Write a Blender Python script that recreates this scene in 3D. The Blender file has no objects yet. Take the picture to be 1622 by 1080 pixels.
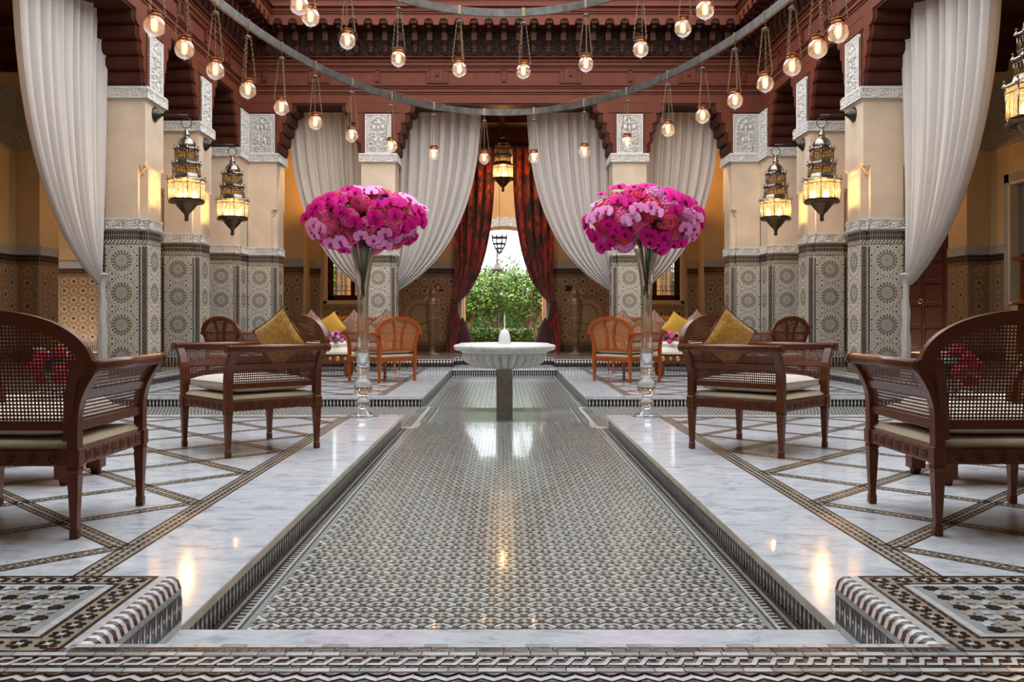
import bpy, math, random
from mathutils import Vector, Matrix, noise as mnoise
random.seed(11)
S = bpy.context.scene
COL = S.collection
PI = math.pi

# ------------------------------------------------------------------ camera, sky, exposure
FPX, HZ, VX, VY = 1410.0, 0.90, 797.0, 507.0
cam_d = bpy.data.cameras.new('camera')
cam_d.sensor_width = 36.0
cam_d.lens = FPX / 1622.0 * 36.0
cam_d.shift_x = (811.0 - VX) / 1622.0
cam_d.shift_y = (VY - 540.0) / 1622.0
cam_d.clip_end = 300
cam = bpy.data.objects.new('camera', cam_d)
COL.objects.link(cam)
cam.location = (0, 0, HZ)
cam.rotation_euler = (PI / 2, 0, 0)
S.camera = cam

world = bpy.data.worlds.new('overcast_sky')
S.world = world
world.use_nodes = True
_bg = world.node_tree.nodes['Background']
_bg.inputs[0].default_value = (0.90, 0.95, 1.0, 1)
_bg.inputs[1].default_value = 3.6

S.view_settings.view_transform = 'Standard'
S.view_settings.look = 'None'
S.view_settings.gamma = 1.0
S.view_settings.use_curve_mapping = False
S.view_settings.exposure = 0.36
cy = S.cycles
cy.max_bounces = 8; cy.diffuse_bounces = 3; cy.glossy_bounces = 3; cy.transmission_bounces = 8; cy.transparent_max_bounces = 14
cy.caustics_reflective = False; cy.caustics_refractive = False
cy.sample_clamp_indirect = 5.0
cy.adaptive_threshold = 0.03

CX = 0.015            # axis of the court
G = 0.15              # height of the raised gallery floor
CH = -0.125           # channel floor
LAMP_WALL, LAMP_GLOBE = 26.0, 60.0

# ------------------------------------------------------------------ helpers
def tag(o, label=None, cat=None, group=None, kind=None):
    if label: o['label'] = label
    if cat: o['category'] = cat
    if group: o['group'] = group
    if kind: o['kind'] = kind
    return o

def empty(name, loc=(0, 0, 0), rz=0.0, parent=None):
    o = bpy.data.objects.new(name, None)
    o.empty_display_size = 0.1
    COL.objects.link(o)
    o.location = loc
    o.rotation_euler = (0, 0, rz)
    if parent: o.parent = parent
    return o

def put(name, mesh, parent=None, loc=(0, 0, 0), rz=0.0, mat4=None, kind=None):
    o = bpy.data.objects.new(name, mesh)
    COL.objects.link(o)
    if parent: o.parent = parent
    if mat4 is not None: o.matrix_local = mat4
    else:
        o.location = loc
        o.rotation_euler = (0, 0, rz)
    if kind: o['kind'] = kind
    return o

def copy_tree(o, parent=None):
    c = o.copy()
    COL.objects.link(c)
    c.parent = parent
    for ch in list(o.children): copy_tree(ch, c)
    return c

def frame(o, u, v):
    """matrix taking local x,y,z to u, v, u x v at o"""
    u = Vector(u).normalized(); v = Vector(v).normalized(); n = u.cross(v)
    m = Matrix((u, v, n)).transposed().to_4x4()
    m.translation = Vector(o)
    return m

class MB:
    def __init__(s):
        s.v = []; s.f = []; s.m = []; s.s = []
    def face(s, idx, m=0, sm=False):
        s.f.append(idx); s.m.append(m); s.s.append(sm)
    def quadpts(s, pts, m=0, sm=False):
        b = len(s.v); s.v.extend([tuple(p) for p in pts]); s.face(tuple(range(b, b + len(pts))), m, sm)
    def box(s, x0, x1, y0, y1, z0, z1, m=0):
        b = len(s.v)
        s.v += [(x0, y0, z0), (x1, y0, z0), (x1, y1, z0), (x0, y1, z0), (x0, y0, z1), (x1, y0, z1), (x1, y1, z1), (x0, y1, z1)]
        for q in ((0, 3, 2, 1), (4, 5, 6, 7), (0, 1, 5, 4), (1, 2, 6, 5), (2, 3, 7, 6), (3, 0, 4, 7)):
            s.face(tuple(b + i for i in q), m)
        return s
    def cbox(s, x0, x1, y0, y1, z0, z1, c=0.004, m=0):
        """box with its vertical and horizontal edges cut by c"""
        c = min(c, (x1 - x0) * .45, (y1 - y0) * .45, (z1 - z0) * .45)
        def ring(d, z):
            return [(x0 + d, y0 + c, z), (x0 + c, y0 + d, z), (x1 - c, y0 + d, z), (x1 - d, y0 + c, z), (x1 - d, y1 - c, z), (x1 - c, y1 - d, z), (x0 + c, y1 - d, z), (x0 + d, y1 - c, z)]
        rs = [ring(c, z0), ring(0, z0 + c), ring(0, z1 - c), ring(c, z1)]
        # inner ring keeps the corners
        s.rings(rs, m, cap=True)
        return s
    def rings(s, rs, m=0, cap=False, closed=True, sm=False):
        b = len(s.v); n = len(rs[0])
        for r in rs: s.v += [tuple(p) for p in r]
        for k in range(len(rs) - 1):
            for i in range(n if closed else n - 1):
                j = (i + 1) % n
                s.face((b + k * n + i, b + k * n + j, b + (k + 1) * n + j, b + (k + 1) * n + i), m, sm)
        if cap:
            s.face(tuple(b + i for i in reversed(range(n))), m)
            s.face(tuple(b + (len(rs) - 1) * n + i for i in range(n)), m)
        return s
    def taper(s, cx, cy, z0, w0, z1, w1, m=0, d0=None, d1=None):
        d0 = d0 or w0; d1 = d1 or w1
        def r(w, d, z): return [(cx - w / 2, cy - d / 2, z), (cx + w / 2, cy - d / 2, z), (cx + w / 2, cy + d / 2, z), (cx - w / 2, cy + d / 2, z)]
        return s.rings([r(w0, d0, z0), r(w1, d1, z1)], m, cap=True)
    def lathe(s, prof, n=20, c=(0, 0, 0), m=0, sm=True, cap=True, scallop=0, depth=0.0):
        rs = []
        for (r, z) in prof:
            ring = []
            for i in range(n):
                a = 2 * PI * i / n
                rr = r * (1 + depth * math.cos(scallop * a)) if scallop else r
                ring.append((c[0] + rr * math.cos(a), c[1] + rr * math.sin(a), c[2] + z))
            rs.append(ring)
        s.rings(rs, m, cap=cap, sm=sm)
        return s
    def tube(s, pts, r, n=6, m=0, sm=True, closed=False, flat=1.0):
        P = [Vector(p) for p in pts]; rs = []
        k = len(P)
        prev = None
        for i in range(k):
            if closed: t = P[(i + 1) % k] - P[i - 1]
            else: t = P[min(i + 1, k - 1)] - P[max(i - 1, 0)]
            t.normalize()
            if prev is None:
                a = Vector((0, 0, 1)) if abs(t.z) < 0.9 else Vector((1, 0, 0))
                nx = t.cross(a).normalized()
            else:
                nx = (prev - t * prev.dot(t)).normalized()
            prev = nx
            ny = t.cross(nx)
            rr = r[i] if isinstance(r, (list, tuple)) else r
            rs.append([P[i] + (nx * math.cos(2 * PI * j / n) + ny * math.sin(2 * PI * j / n) * flat) * rr for j in range(n)])
        if closed: rs.append(rs[0])
        s.rings(rs, m, cap=not closed, sm=sm)
        return s
    def poly(s, pts2, t=0.0, z=0.0, m=0, mside=None):
        """polygon in the local xy plane, raised from z to z+t (top and sides)"""
        b = len(s.v); n = len(pts2)
        a = sum(pts2[i][0] * pts2[(i + 1) % n][1] - pts2[(i + 1) % n][0] * pts2[i][1] for i in range(n))
        if a < 0: pts2 = pts2[::-1]
        s.v += [(p[0], p[1], z + t) for p in pts2]
        s.face(tuple(range(b, b + n)), m)
        if t > 0:
            b2 = len(s.v)
            s.v += [(p[0], p[1], z) for p in pts2]
            for i in range(n):
                j = (i + 1) % n
                s.face((b2 + i, b2 + j, b + j, b + i), m if mside is None else mside)
        return s
    def prism(s, pts3, ext, m=0, sm=False):
        """closed polygon of 3d points swept by the vector ext"""
        e = Vector(ext); A = [Vector(p) for p in pts3]
        nrm = Vector((0, 0, 0))
        for i in range(len(A)): nrm += A[i].cross(A[(i + 1) % len(A)])
        if nrm.dot(e) < 0: A = A[::-1]
        s.rings([A, [p + e for p in A]], m, cap=True, sm=sm)
        return s
    def grid(s, fn, nu, nv, m=0, sm=True):
        b = len(s.v)
        for j in range(nv + 1):
            for i in range(nu + 1): s.v.append(tuple(fn(i / nu, j / nv)))
        for j in range(nv):
            for i in range(nu):
                a = b + j * (nu + 1) + i
                s.face((a, a + 1, a + nu + 2, a + nu + 1), m, sm)
        return s
    def sphere(s, c, r, n=12, k=8, m=0, sz=1.0):
        return s.lathe([(max(r * math.sin(PI * i / k), 1e-4), -r * sz * math.cos(PI * i / k)) for i in range(k + 1)], n, c, m)
    def torus(s, c, R, r, u=(1, 0, 0), v=(0, 1, 0), n=16, k=6, m=0):
        c = Vector(c); u = Vector(u); v = Vector(v)
        return s.tube([c + u * R * math.cos(2 * PI * i / n) + v * R * math.sin(2 * PI * i / n) for i in range(n)], r, k, m, closed=True)
    def mesh(s, name, mats):
        me = bpy.data.meshes.new(name)
        me.from_pydata(s.v, [], s.f)
        for mt in (mats if isinstance(mats, (list, tuple)) else [mats]): me.materials.append(mt)
        me.polygons.foreach_set('material_index', s.m)
        me.polygons.foreach_set('use_smooth', s.s)
        me.update()
        return me
    def build(s, name, mats, parent=None, loc=(0, 0, 0), rz=0.0, mat4=None, kind=None):
        return put(name, s.mesh(name, mats), parent, loc, rz, mat4, kind)

# ------------------------------------------------------------------ materials
def _nt(name):
    m = bpy.data.materials.new(name); m.use_nodes = True
    nt = m.node_tree
    return m, nt, nt.nodes['Principled BSDF']

def N(nt, typ, **kw):
    n = nt.nodes.new(typ)
    for k, v in kw.items():
        if k in n.inputs.keys() if not k.startswith('_') else False: n.inputs[k].default_value = v
        else: setattr(n, k.lstrip('_'), v)
    return n

def mix_rgb(nt, fac, a, b):
    n = nt.nodes.new('ShaderNodeMix'); n.data_type = 'RGBA'
    if isinstance(fac, (int, float)): n.inputs[0].default_value = fac
    else: nt.links.new(fac, n.inputs[0])
    for k, x in ((6, a), (7, b)):
        if isinstance(x, tuple): n.inputs[k].default_value = (*x[:3], 1)
        else: nt.links.new(x, n.inputs[k])
    return n.outputs[2]

def ramp(nt, src, stops):
    n = nt.nodes.new('ShaderNodeValToRGB')
    el = n.color_ramp.elements
    while len(el) < len(stops): el.new(0.5)
    for e, (p, c) in zip(el, stops):
        e.position = p
        e.color = (*c, 1) if isinstance(c, tuple) else (c, c, c, 1)
    nt.links.new(src, n.inputs[0])
    return n.outputs[0]

def coords(nt, space='Object', scale=(1, 1, 1)):
    tc = nt.nodes.new('ShaderNodeTexCoord')
    mp = nt.nodes.new('ShaderNodeMapping')
    mp.inputs['Scale'].default_value = scale
    if space == 'World':
        g = nt.nodes.new('ShaderNodeNewGeometry'); nt.links.new(g.outputs['Position'], mp.inputs[0])
    else: nt.links.new(tc.outputs[space], mp.inputs[0])
    return mp.outputs[0]

def noise_tex(nt, vec, scale, detail=3, rough=0.55, dist=0.0):
    n = nt.nodes.new('ShaderNodeTexNoise')
    n.inputs['Scale'].default_value = scale; n.inputs['Detail'].default_value = detail
    n.inputs['Roughness'].default_value = rough; n.inputs['Distortion'].default_value = dist
    nt.links.new(vec, n.inputs['Vector'])
    return n.outputs['Fac']

def bump(nt, bsdf, h, strength, dist=0.01):
    b = nt.nodes.new('ShaderNodeBump')
    b.inputs['Strength'].default_value = strength; b.inputs['Distance'].default_value = dist
    nt.links.new(h, b.inputs['Height']); nt.links.new(b.outputs[0], bsdf.inputs['Normal'])

def simple(name, col, rough=0.5, metal=0.0, var=0.0, vscale=6.0, bmp=0.0, bscale=40.0, coat=0.0, rand=0.0, spec=None, space='Object', stretch=(1, 1, 1)):
    m, nt, p = _nt(name)
    p.inputs['Roughness'].default_value = rough
    p.inputs['Metallic'].default_value = metal
    if coat:
        p.inputs['Coat Weight'].default_value = coat; p.inputs['Coat Roughness'].default_value = 0.08
    if spec is not None: p.inputs['Specular IOR Level'].default_value = spec
    c = tuple(col)
    out = None
    if var or bmp: vec = coords(nt, space, stretch)
    if var:
        f = noise_tex(nt, vec, vscale, 4)
        f = ramp(nt, f, [(0.3, 0.0), (0.7, 1.0)])
        out = mix_rgb(nt, f, tuple(x * (1 - var) for x in c), tuple(min(1, x * (1 + var)) for x in c))
    if rand:
        oi = nt.nodes.new('ShaderNodeObjectInfo')
        out = mix_rgb(nt, oi.outputs['Random'], *( (mix_rgb(nt, 0.0, out, out), mix_rgb(nt, rand, out, (0.5 * c[0], 0.5 * c[1], 0.5 * c[2]))) if out is not None else (c, tuple(x * (1 - rand) for x in c))))
    if out is not None: nt.links.new(out, p.inputs['Base Color'])
    else: p.inputs['Base Color'].default_value = (*c, 1)
    if bmp: bump(nt, p, noise_tex(nt, vec, bscale, 4), bmp)
    return m

def srgb(r, g, b):
    def l(x):
        x /= 255.0
        return x / 12.92 if x <= 0.04045 else ((x + 0.055) / 1.055) ** 2.4
    return (l(r), l(g), l(b))

def marble(name, base, vein, rough=0.1, scale=1.0):
    m, nt, p = _nt(name)
    g = nt.nodes.new('ShaderNodeNewGeometry')
    oi = nt.nodes.new('ShaderNodeObjectInfo')
    off = nt.nodes.new('ShaderNodeVectorMath'); off.operation = 'SCALE'
    comb = nt.nodes.new('ShaderNodeCombineXYZ')
    for k in range(3): nt.links.new(oi.outputs['Random'], comb.inputs[k])
    nt.links.new(comb.outputs[0], off.inputs[0]); off.inputs['Scale'].default_value = 37.0
    add = nt.nodes.new('ShaderNodeVectorMath'); add.operation = 'ADD'
    nt.links.new(g.outputs['Position'], add.inputs[0]); nt.links.new(off.outputs[0], add.inputs[1])
    mp = nt.nodes.new('ShaderNodeMapping'); mp.inputs['Rotation'].default_value = (0, 0, 0.5)
    mp.inputs['Scale'].default_value = (1.3 * scale, 2.4 * scale, 1.8 * scale)
    nt.links.new(add.outputs[0], mp.inputs[0])
    a = noise_tex(nt, mp.outputs[0], 4.5, 9, 0.68, 0.9)
    b = noise_tex(nt, mp.outputs[0], 22.0, 6, 0.62, 0.5)
    va = ramp(nt, a, [(0.36, 0.62), (0.46, 0.22), (0.62, 0.0)])
    vb = ramp(nt, b, [(0.30, 0.75), (0.46, 0.0)])
    c1 = mix_rgb(nt, va, base, vein)
    c2 = mix_rgb(nt, vb, c1, tuple(0.5 * (x + y) for x, y in zip(base, vein)))
    nt.links.new(c2, p.inputs['Base Color'])
    p.inputs['Roughness'].default_value = rough
    return m

def thin_glass(name, tint=(1, 1, 1), rough=0.02, ior=1.5, trans=1.0, power=5.0, haze=0.0):
    m, nt, p = _nt(name)
    nt.nodes.remove(p)
    out = nt.nodes['Material Output']
    t = nt.nodes.new('ShaderNodeBsdfTransparent'); t.inputs[0].default_value = (*tint, 1)
    if haze:
        tr = nt.nodes.new('ShaderNodeBsdfTranslucent'); hz = nt.nodes.new('ShaderNodeMixShader'); hz.inputs[0].default_value = haze
        nt.links.new(t.outputs[0], hz.inputs[1]); nt.links.new(tr.outputs[0], hz.inputs[2]); t = hz
    g = nt.nodes.new('ShaderNodeBsdfGlossy'); g.inputs['Roughness'].default_value = rough
    mx = nt.nodes.new('ShaderNodeMixShader')
    nt.links.new(schlick(nt, ((ior - 1) / (ior + 1)) ** 2, trans, power=power), mx.inputs[0]); nt.links.new(t.outputs[0], mx.inputs[1]); nt.links.new(g.outputs[0], mx.inputs[2])
    nt.links.new(mx.outputs[0], out.inputs[0])
    return m

def schlick(nt, f0, top=1.0, normal=None, power=5.0):
    """reflectance of a thin sheet, the same from both sides"""
    lw = nt.nodes.new('ShaderNodeLayerWeight'); lw.inputs['Blend'].default_value = .5
    if normal is not None: nt.links.new(normal, lw.inputs['Normal'])
    pw = nt.nodes.new('ShaderNodeMath'); pw.operation = 'POWER'; pw.inputs[1].default_value = power
    nt.links.new(lw.outputs['Facing'], pw.inputs[0])
    ma = nt.nodes.new('ShaderNodeMath'); ma.operation = 'MULTIPLY_ADD'; ma.inputs[1].default_value = top - f0; ma.inputs[2].default_value = f0
    nt.links.new(pw.outputs[0], ma.inputs[0])
    return ma.outputs[0]

def glow_glass(name, col, strength):
    """lit lamp bulb: clear glass that adds its own light"""
    m, nt, p = _nt(name); nt.nodes.remove(p)
    t = nt.nodes.new('ShaderNodeBsdfTransparent')
    e = nt.nodes.new('ShaderNodeEmission'); e.inputs[0].default_value = (*col, 1); e.inputs[1].default_value = strength
    a = nt.nodes.new('ShaderNodeAddShader')
    nt.links.new(t.outputs[0], a.inputs[0]); nt.links.new(e.outputs[0], a.inputs[1]); nt.links.new(a.outputs[0], nt.nodes['Material Output'].inputs[0])
    m.cycles.emission_sampling = 'NONE'
    return m

def emit(name, col, strength):
    m, nt, p = _nt(name)
    p.inputs['Base Color'].default_value = (*col, 1)
    p.inputs['Emission Color'].default_value = (*col, 1)
    p.inputs['Emission Strength'].default_value = strength
    return m

def wood(name, dark, light, rough=0.35, coat=0.0, scale=1.0, spec=0.25):
    m, nt, p = _nt(name)
    v = coords(nt, 'Object', (1, 1, 1))
    mp = nt.nodes.new('ShaderNodeMapping'); mp.inputs['Scale'].default_value = (14 * scale, 14 * scale, 2.5 * scale)
    nt.links.new(v, mp.inputs[0])
    f = noise_tex(nt, mp.outputs[0], 2.0, 5, 0.6, 1.0)
    f2 = noise_tex(nt, v, 3.0, 3)
    nt.links.new(mix_rgb(nt, ramp(nt, f2, [(0.3, 0.0), (0.75, 0.6)]), mix_rgb(nt, f, dark, light), light), p.inputs['Base Color'])
    p.inputs['Roughness'].default_value = rough
    p.inputs['Specular IOR Level'].default_value = spec
    if coat:
        p.inputs['Coat Weight'].default_value = coat; p.inputs['Coat Roughness'].default_value = 0.12
    bump(nt, p, f, 0.06, 0.004)
    return m

def carved(name, col, scale=38.0, strength=0.9, rough=0.75, space='Object'):
    m, nt, p = _nt(name)
    v = coords(nt, space)
    vo = nt.nodes.new('ShaderNodeTexVoronoi'); vo.feature = 'DISTANCE_TO_EDGE'
    vo.inputs['Scale'].default_value = scale
    nn = nt.nodes.new('ShaderNodeTexNoise'); nn.inputs['Scale'].default_value = scale * .4
    nt.links.new(v, nn.inputs['Vector'])
    mx = nt.nodes.new('ShaderNodeMix'); mx.data_type = 'VECTOR'; mx.inputs[0].default_value = 0.04
    nt.links.new(v, mx.inputs[4]); nt.links.new(nn.outputs['Color'], mx.inputs[5])
    nt.links.new(mx.outputs[1], vo.inputs['Vector'])
    h = ramp(nt, vo.outputs['Distance'], [(0.02, 1.0), (0.16, 0.0)])
    p.inputs['Base Color'].default_value = (*col, 1)
    p.inputs['Roughness'].default_value = rough
    bump(nt, p, h, strength, 0.02)
    return m

def fabric(name, col, rough=0.9, transl=0.0, weave=300.0, var=0.08, sheen=0.2):
    m, nt, p = _nt(name)
    v = coords(nt, 'Object')
    f = noise_tex(nt, v, 5.0, 4)
    nt.links.new(mix_rgb(nt, f, tuple(x * (1 - var) for x in col), tuple(min(1, x * (1 + var)) for x in col)), p.inputs['Base Color'])
    p.inputs['Roughness'].default_value = rough
    p.inputs['Sheen Weight'].default_value = sheen
    bump(nt, p, noise_tex(nt, v, weave, 2), 0.12, 0.003)
    if transl:
        out = nt.nodes['Material Output']
        t = nt.nodes.new('ShaderNodeBsdfTranslucent'); t.inputs[0].default_value = (*col, 1)
        mx = nt.nodes.new('ShaderNodeMixShader'); mx.inputs[0].default_value = transl
        nt.links.new(p.outputs[0], mx.inputs[1]); nt.links.new(t.outputs[0], mx.inputs[2]); nt.links.new(mx.outputs[0], out.inputs[0])
    return m

def damask(name, a, b, scale=9.0, thr=0.5, rough=0.8, c=None, stretch=(1, 1, .6)):
    """two-tone woven pattern"""
    m, nt, p = _nt(name)
    v = coords(nt, 'Object', stretch)
    f = noise_tex(nt, v, scale, 3, 0.6, 2.5)
    col = mix_rgb(nt, ramp(nt, f, [(thr - 0.03, 0.0), (thr + 0.03, 1.0)]), a, b)
    if c is not None:
        f2 = noise_tex(nt, v, scale * 1.7, 2, 0.5, 3.0)
        col = mix_rgb(nt, ramp(nt, f2, [(0.60, 0.0), (0.64, 1.0)]), col, c)
    nt.links.new(col, p.inputs['Base Color'])
    p.inputs['Roughness'].default_value = rough
    p.inputs['Sheen Weight'].default_value = 0.3
    bump(nt, p, f, 0.15, 0.006)
    return m

MT = {}
MT['marble'] = marble('white_marble', (0.68, 0.705, 0.74), (0.26, 0.285, 0.32), 0.09)
MT['marble_f'] = marble('fountain_marble', (0.74, 0.73, 0.70), (0.42, 0.40, 0.38), 0.25, 1.6)
MT['marble_p'] = marble('pedestal_marble', (0.36, 0.32, 0.28), (0.17, 0.15, 0.135), 0.3, 1.2)
MT['brown_c'] = simple('channel_brown', (0.060, 0.030, 0.018), 0.25, var=0.5, vscale=9, space='World')
MT['lattice'] = simple('white_lattice', (0.74, 0.75, 0.75), 0.25, var=0.05, vscale=20)
MT['grout'] = simple('grout', (0.12, 0.105, 0.09), 0.7, var=0.2, vscale=20)
MT['cream'] = simple('cream_glaze', (0.48, 0.45, 0.385), 0.22, var=0.10, vscale=30, rand=0.08)
MT['white_t'] = simple('white_tile', (0.58, 0.58, 0.58), 0.2, var=0.14, vscale=26, rand=0.22, bmp=0.10, bscale=60)
MT['grey_t'] = simple('grey_tile', (0.34, 0.35, 0.34), 0.2, var=0.14, vscale=26, rand=0.25, bmp=0.10, bscale=60)
MT['taupe'] = simple('taupe_tile', (0.33, 0.28, 0.21), 0.22, var=0.18, vscale=16, bmp=0.08, bscale=60)
MT['olive'] = simple('olive_tile', (0.41, 0.40, 0.345), 0.18, var=0.22, vscale=11, space='World')
MT['beige_t'] = simple('beige_tile', (0.44, 0.37, 0.28), 0.22, var=0.2, vscale=20, rand=0.3, bmp=0.08, bscale=60)
MT['brown'] = simple('brown_tile', (0.060, 0.025, 0.015), 0.12, var=0.5, vscale=14, rand=0.35, bmp=0.5, bscale=60, spec=.4)
MT['dark'] = simple('black_tile', (0.022, 0.017, 0.015), 0.14, var=0.4, vscale=20, bmp=0.15, bscale=70)
MT['orange_t'] = simple('ochre_tile', (0.42, 0.20, 0.055), 0.25, var=0.2, vscale=30)
MT['umber'] = simple('umber_tile', (0.075, 0.050, 0.030), 0.25, var=0.25, vscale=20)
MT['umber_w'] = simple('brown_wall_tile', (0.27, 0.155, 0.080), 0.3, var=0.25, vscale=14)
MT['tan_t'] = simple('tan_tile', (0.55, 0.38, 0.20), 0.3, var=0.15, vscale=12)
MT['red_t'] = simple('red_brown_tile', (0.20, 0.085, 0.04), 0.3, var=0.2, vscale=12)
MT['plaster'] = simple('tan_plaster', srgb(203, 181, 156), 0.7, var=0.13, vscale=2.5, bmp=0.08, bscale=14, space='World')
MT['plaster_g'] = simple('gallery_plaster', srgb(200, 168, 124), 0.75, var=0.07, vscale=2.0, bmp=0.06, bscale=10, space='World')
MT['stucco'] = carved('carved_stucco', (0.60, 0.565, 0.515), 34.0, 1.0)
MT['stucco_f'] = carved('carved_frieze', (0.50, 0.42, 0.30), 14.0, 1.0)
MT['stucco_p'] = simple('stucco_plain', (0.61, 0.575, 0.53), 0.7, var=0.04)
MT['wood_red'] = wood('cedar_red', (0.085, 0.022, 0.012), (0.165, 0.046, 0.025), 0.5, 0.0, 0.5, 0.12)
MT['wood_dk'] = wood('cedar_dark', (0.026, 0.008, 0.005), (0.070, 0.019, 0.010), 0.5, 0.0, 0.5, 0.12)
MT['wood_mid'] = wood('cedar_mid', (0.062, 0.015, 0.008), (0.145, 0.036, 0.018), 0.45, 0.0, 0.5, 0.15)
MT['mahogany'] = wood('mahogany', (0.046, 0.010, 0.003), (0.155, 0.038, 0.011), 0.28, 0.18)
MT['chair_o'] = wood('orange_mahogany', (0.18, 0.036, 0.006), (0.35, 0.078, 0.014), 0.32, 0.1)
MT['cane'] = simple('cane', (0.105, 0.030, 0.012), 0.5, var=0.25, vscale=40, spec=.2)
MT['cane_o'] = simple('cane_orange', (0.34, 0.13, 0.045), 0.5, var=0.2, vscale=40)
MT['uphol'] = fabric('tan_upholstery', (0.46, 0.365, 0.24), weave=500)
MT['cushion'] = fabric('cream_cushion', (0.64, 0.57, 0.46), weave=600, var=0.04)
MT['gold'] = damask('gold_brocade', (0.62, 0.33, 0.04), (0.40, 0.19, 0.022), 26.0, 0.5, 0.45)
MT['yellow'] = fabric('yellow_silk', (0.62, 0.34, 0.03), 0.5, weave=300)
MT['kilim'] = damask('patterned_weave', (0.40, 0.27, 0.17), (0.20, 0.09, 0.06), 20.0, 0.5, 0.85, (0.36, 0.05, 0.08))
MT['piping'] = simple('dark_piping', (0.03, 0.02, 0.015), 0.7)
MT['curtain'] = fabric('grey_linen_curtain', (0.52, 0.475, 0.435), 0.85, 0.10, 260, 0.05)
MT['red_curt'] = damask('red_black_damask', (0.46, 0.020, 0.008), (0.02, 0.005, 0.004), 2.2, 0.50, 0.5, (0.26, 0.07, 0.02), (1.6, 1.6, .8))
MT['plum'] = fabric('plum_velvet', (0.075, 0.022, 0.020), 0.8)
MT['brass'] = simple('brass', (0.52, 0.36, 0.13), 0.32, 1.0, var=0.2, vscale=8)
MT['urn'] = simple('aged_bronze', (0.19, 0.115, 0.06), 0.4, 0.5, var=0.35, vscale=6)
MT['iron'] = simple('dark_iron', (0.05, 0.045, 0.042), 0.42, 0.9, var=0.3, vscale=20)
MT['pewter'] = simple('pewter', (0.24, 0.205, 0.17), 0.28, 1.0, var=0.3, vscale=25)
MT['bronze_d'] = simple('dark_bronze', (0.10, 0.060, 0.035), 0.35, 0.9, var=0.3, vscale=20)
MT['slab_edge'] = simple('tan_marble_edge', (0.46, 0.40, 0.30), 0.2, var=0.2, vscale=5, space='World')
MT['ring'] = simple('weathered_steel', (0.11, 0.10, 0.09), 0.45, 0.8, var=0.4, vscale=9)
MT['copper'] = simple('copper', (0.24, 0.09, 0.035), 0.35, 1.0, var=0.3, vscale=30)
MT['chain'] = simple('old_brass_chain', (0.26, 0.19, 0.11), 0.4, 0.9)
MT['glass'] = thin_glass('clear_glass', (0.98, 0.98, 0.98), 0.01, 1.5, .75)
MT['globe'] = thin_glass('globe_glass', (0.93, 0.92, 0.91), 0.02, 1.65, .85, 2.6, .11)
MT['glass_t'] = thin_glass('tumbler_glass', (0.93, 0.95, 0.955), 0.01, 1.7, .95, 3.2)
MT['glass_v'] = simple('vase_glass', (0.985, 0.992, 0.992), 0.0)
MT['glass_v'].node_tree.nodes['Principled BSDF'].inputs['Transmission Weight'].default_value = 1.0
MT['glass_v'].node_tree.nodes['Principled BSDF'].inputs['IOR'].default_value = 1.47
_n = MT['glass_v'].node_tree
_t = _n.nodes.new('ShaderNodeBsdfTransparent'); _x = _n.nodes.new('ShaderNodeMixShader'); _x.inputs[0].default_value = 0.18
_n.links.new(_n.nodes['Principled BSDF'].outputs[0], _x.inputs[1]); _n.links.new(_t.outputs[0], _x.inputs[2]); _n.links.new(_x.outputs[0], _n.nodes['Material Output'].inputs[0])
MT['pane'] = thin_glass('amber_pane', (1.0, 0.88, 0.66), 0.05, 1.4, .5, 5.0, .045)
MT['fil'] = emit('filament', (1.0, 0.55, 0.20), LAMP_GLOBE)
MT['glow'] = glow_glass('lit_bulb_glass', (1.0, 0.30, 0.05), 2.3)
MT['glow_l'] = glow_glass('lit_candle_glass', (1.0, 0.45, 0.11), 4.5)
MT['bulb'] = emit('candle_bulb', (1.0, 0.60, 0.22), 45.0)
for _k in ('fil', 'bulb'): MT[_k].cycles.emission_sampling = 'NONE'   # tiny lamps: seen directly and in reflections, the lanterns' own lights do the lighting
MT['stem'] = simple('green_stem', (0.20, 0.30, 0.05), 0.5, var=0.3)
MT['leaf_d'] = simple('dark_leaf', (0.022, 0.055, 0.02), 0.4, var=0.3)
MT['red_box'] = simple('red_plastic', (0.5, 0.03, 0.02), 0.4)
MT['black_pl'] = simple('black_plastic', (0.015, 0.015, 0.015), 0.4)

# ------------------------------------------------------------------ two-dimensional tile patterns
def reg(cx, cy, r, n, rot=0.0, sy=1.0):
    return [(cx + r * math.cos(2 * PI * i / n + rot), cy + r * sy * math.sin(2 * PI * i / n + rot)) for i in range(n)]

def star(cx, cy, r, n, q=0.5, rot=0.0):
    return [(cx + (r if i % 2 == 0 else r * q) * math.cos(PI * i / n + rot), cy + (r if i % 2 == 0 else r * q) * math.sin(PI * i / n + rot)) for i in range(2 * n)]

def rect(x0, x1, y0, y1): return [(x0, y0), (x1, y0), (x1, y1), (x0, y1)]

def ringp(cx, cy, r0, r1, n):
    o = []
    for i in range(n):
        a, b = 2 * PI * i / n, 2 * PI * (i + 1) / n
        o.append([(cx + r0 * math.cos(a), cy + r0 * math.sin(a)), (cx + r1 * math.cos(a), cy + r1 * math.sin(a)), (cx + r1 * math.cos(b), cy + r1 * math.sin(b)), (cx + r0 * math.cos(b), cy + r0 * math.sin(b))])
    return o

def inlay(polys, t=0.0015):
    """polys: (points, material, layer)"""
    b = MB()
    for q in polys:
        lay = q[2] if len(q) > 2 else 0
        b.poly(q[0], t, 0.0005 + lay * 0.0009, q[1])
    return b

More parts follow.
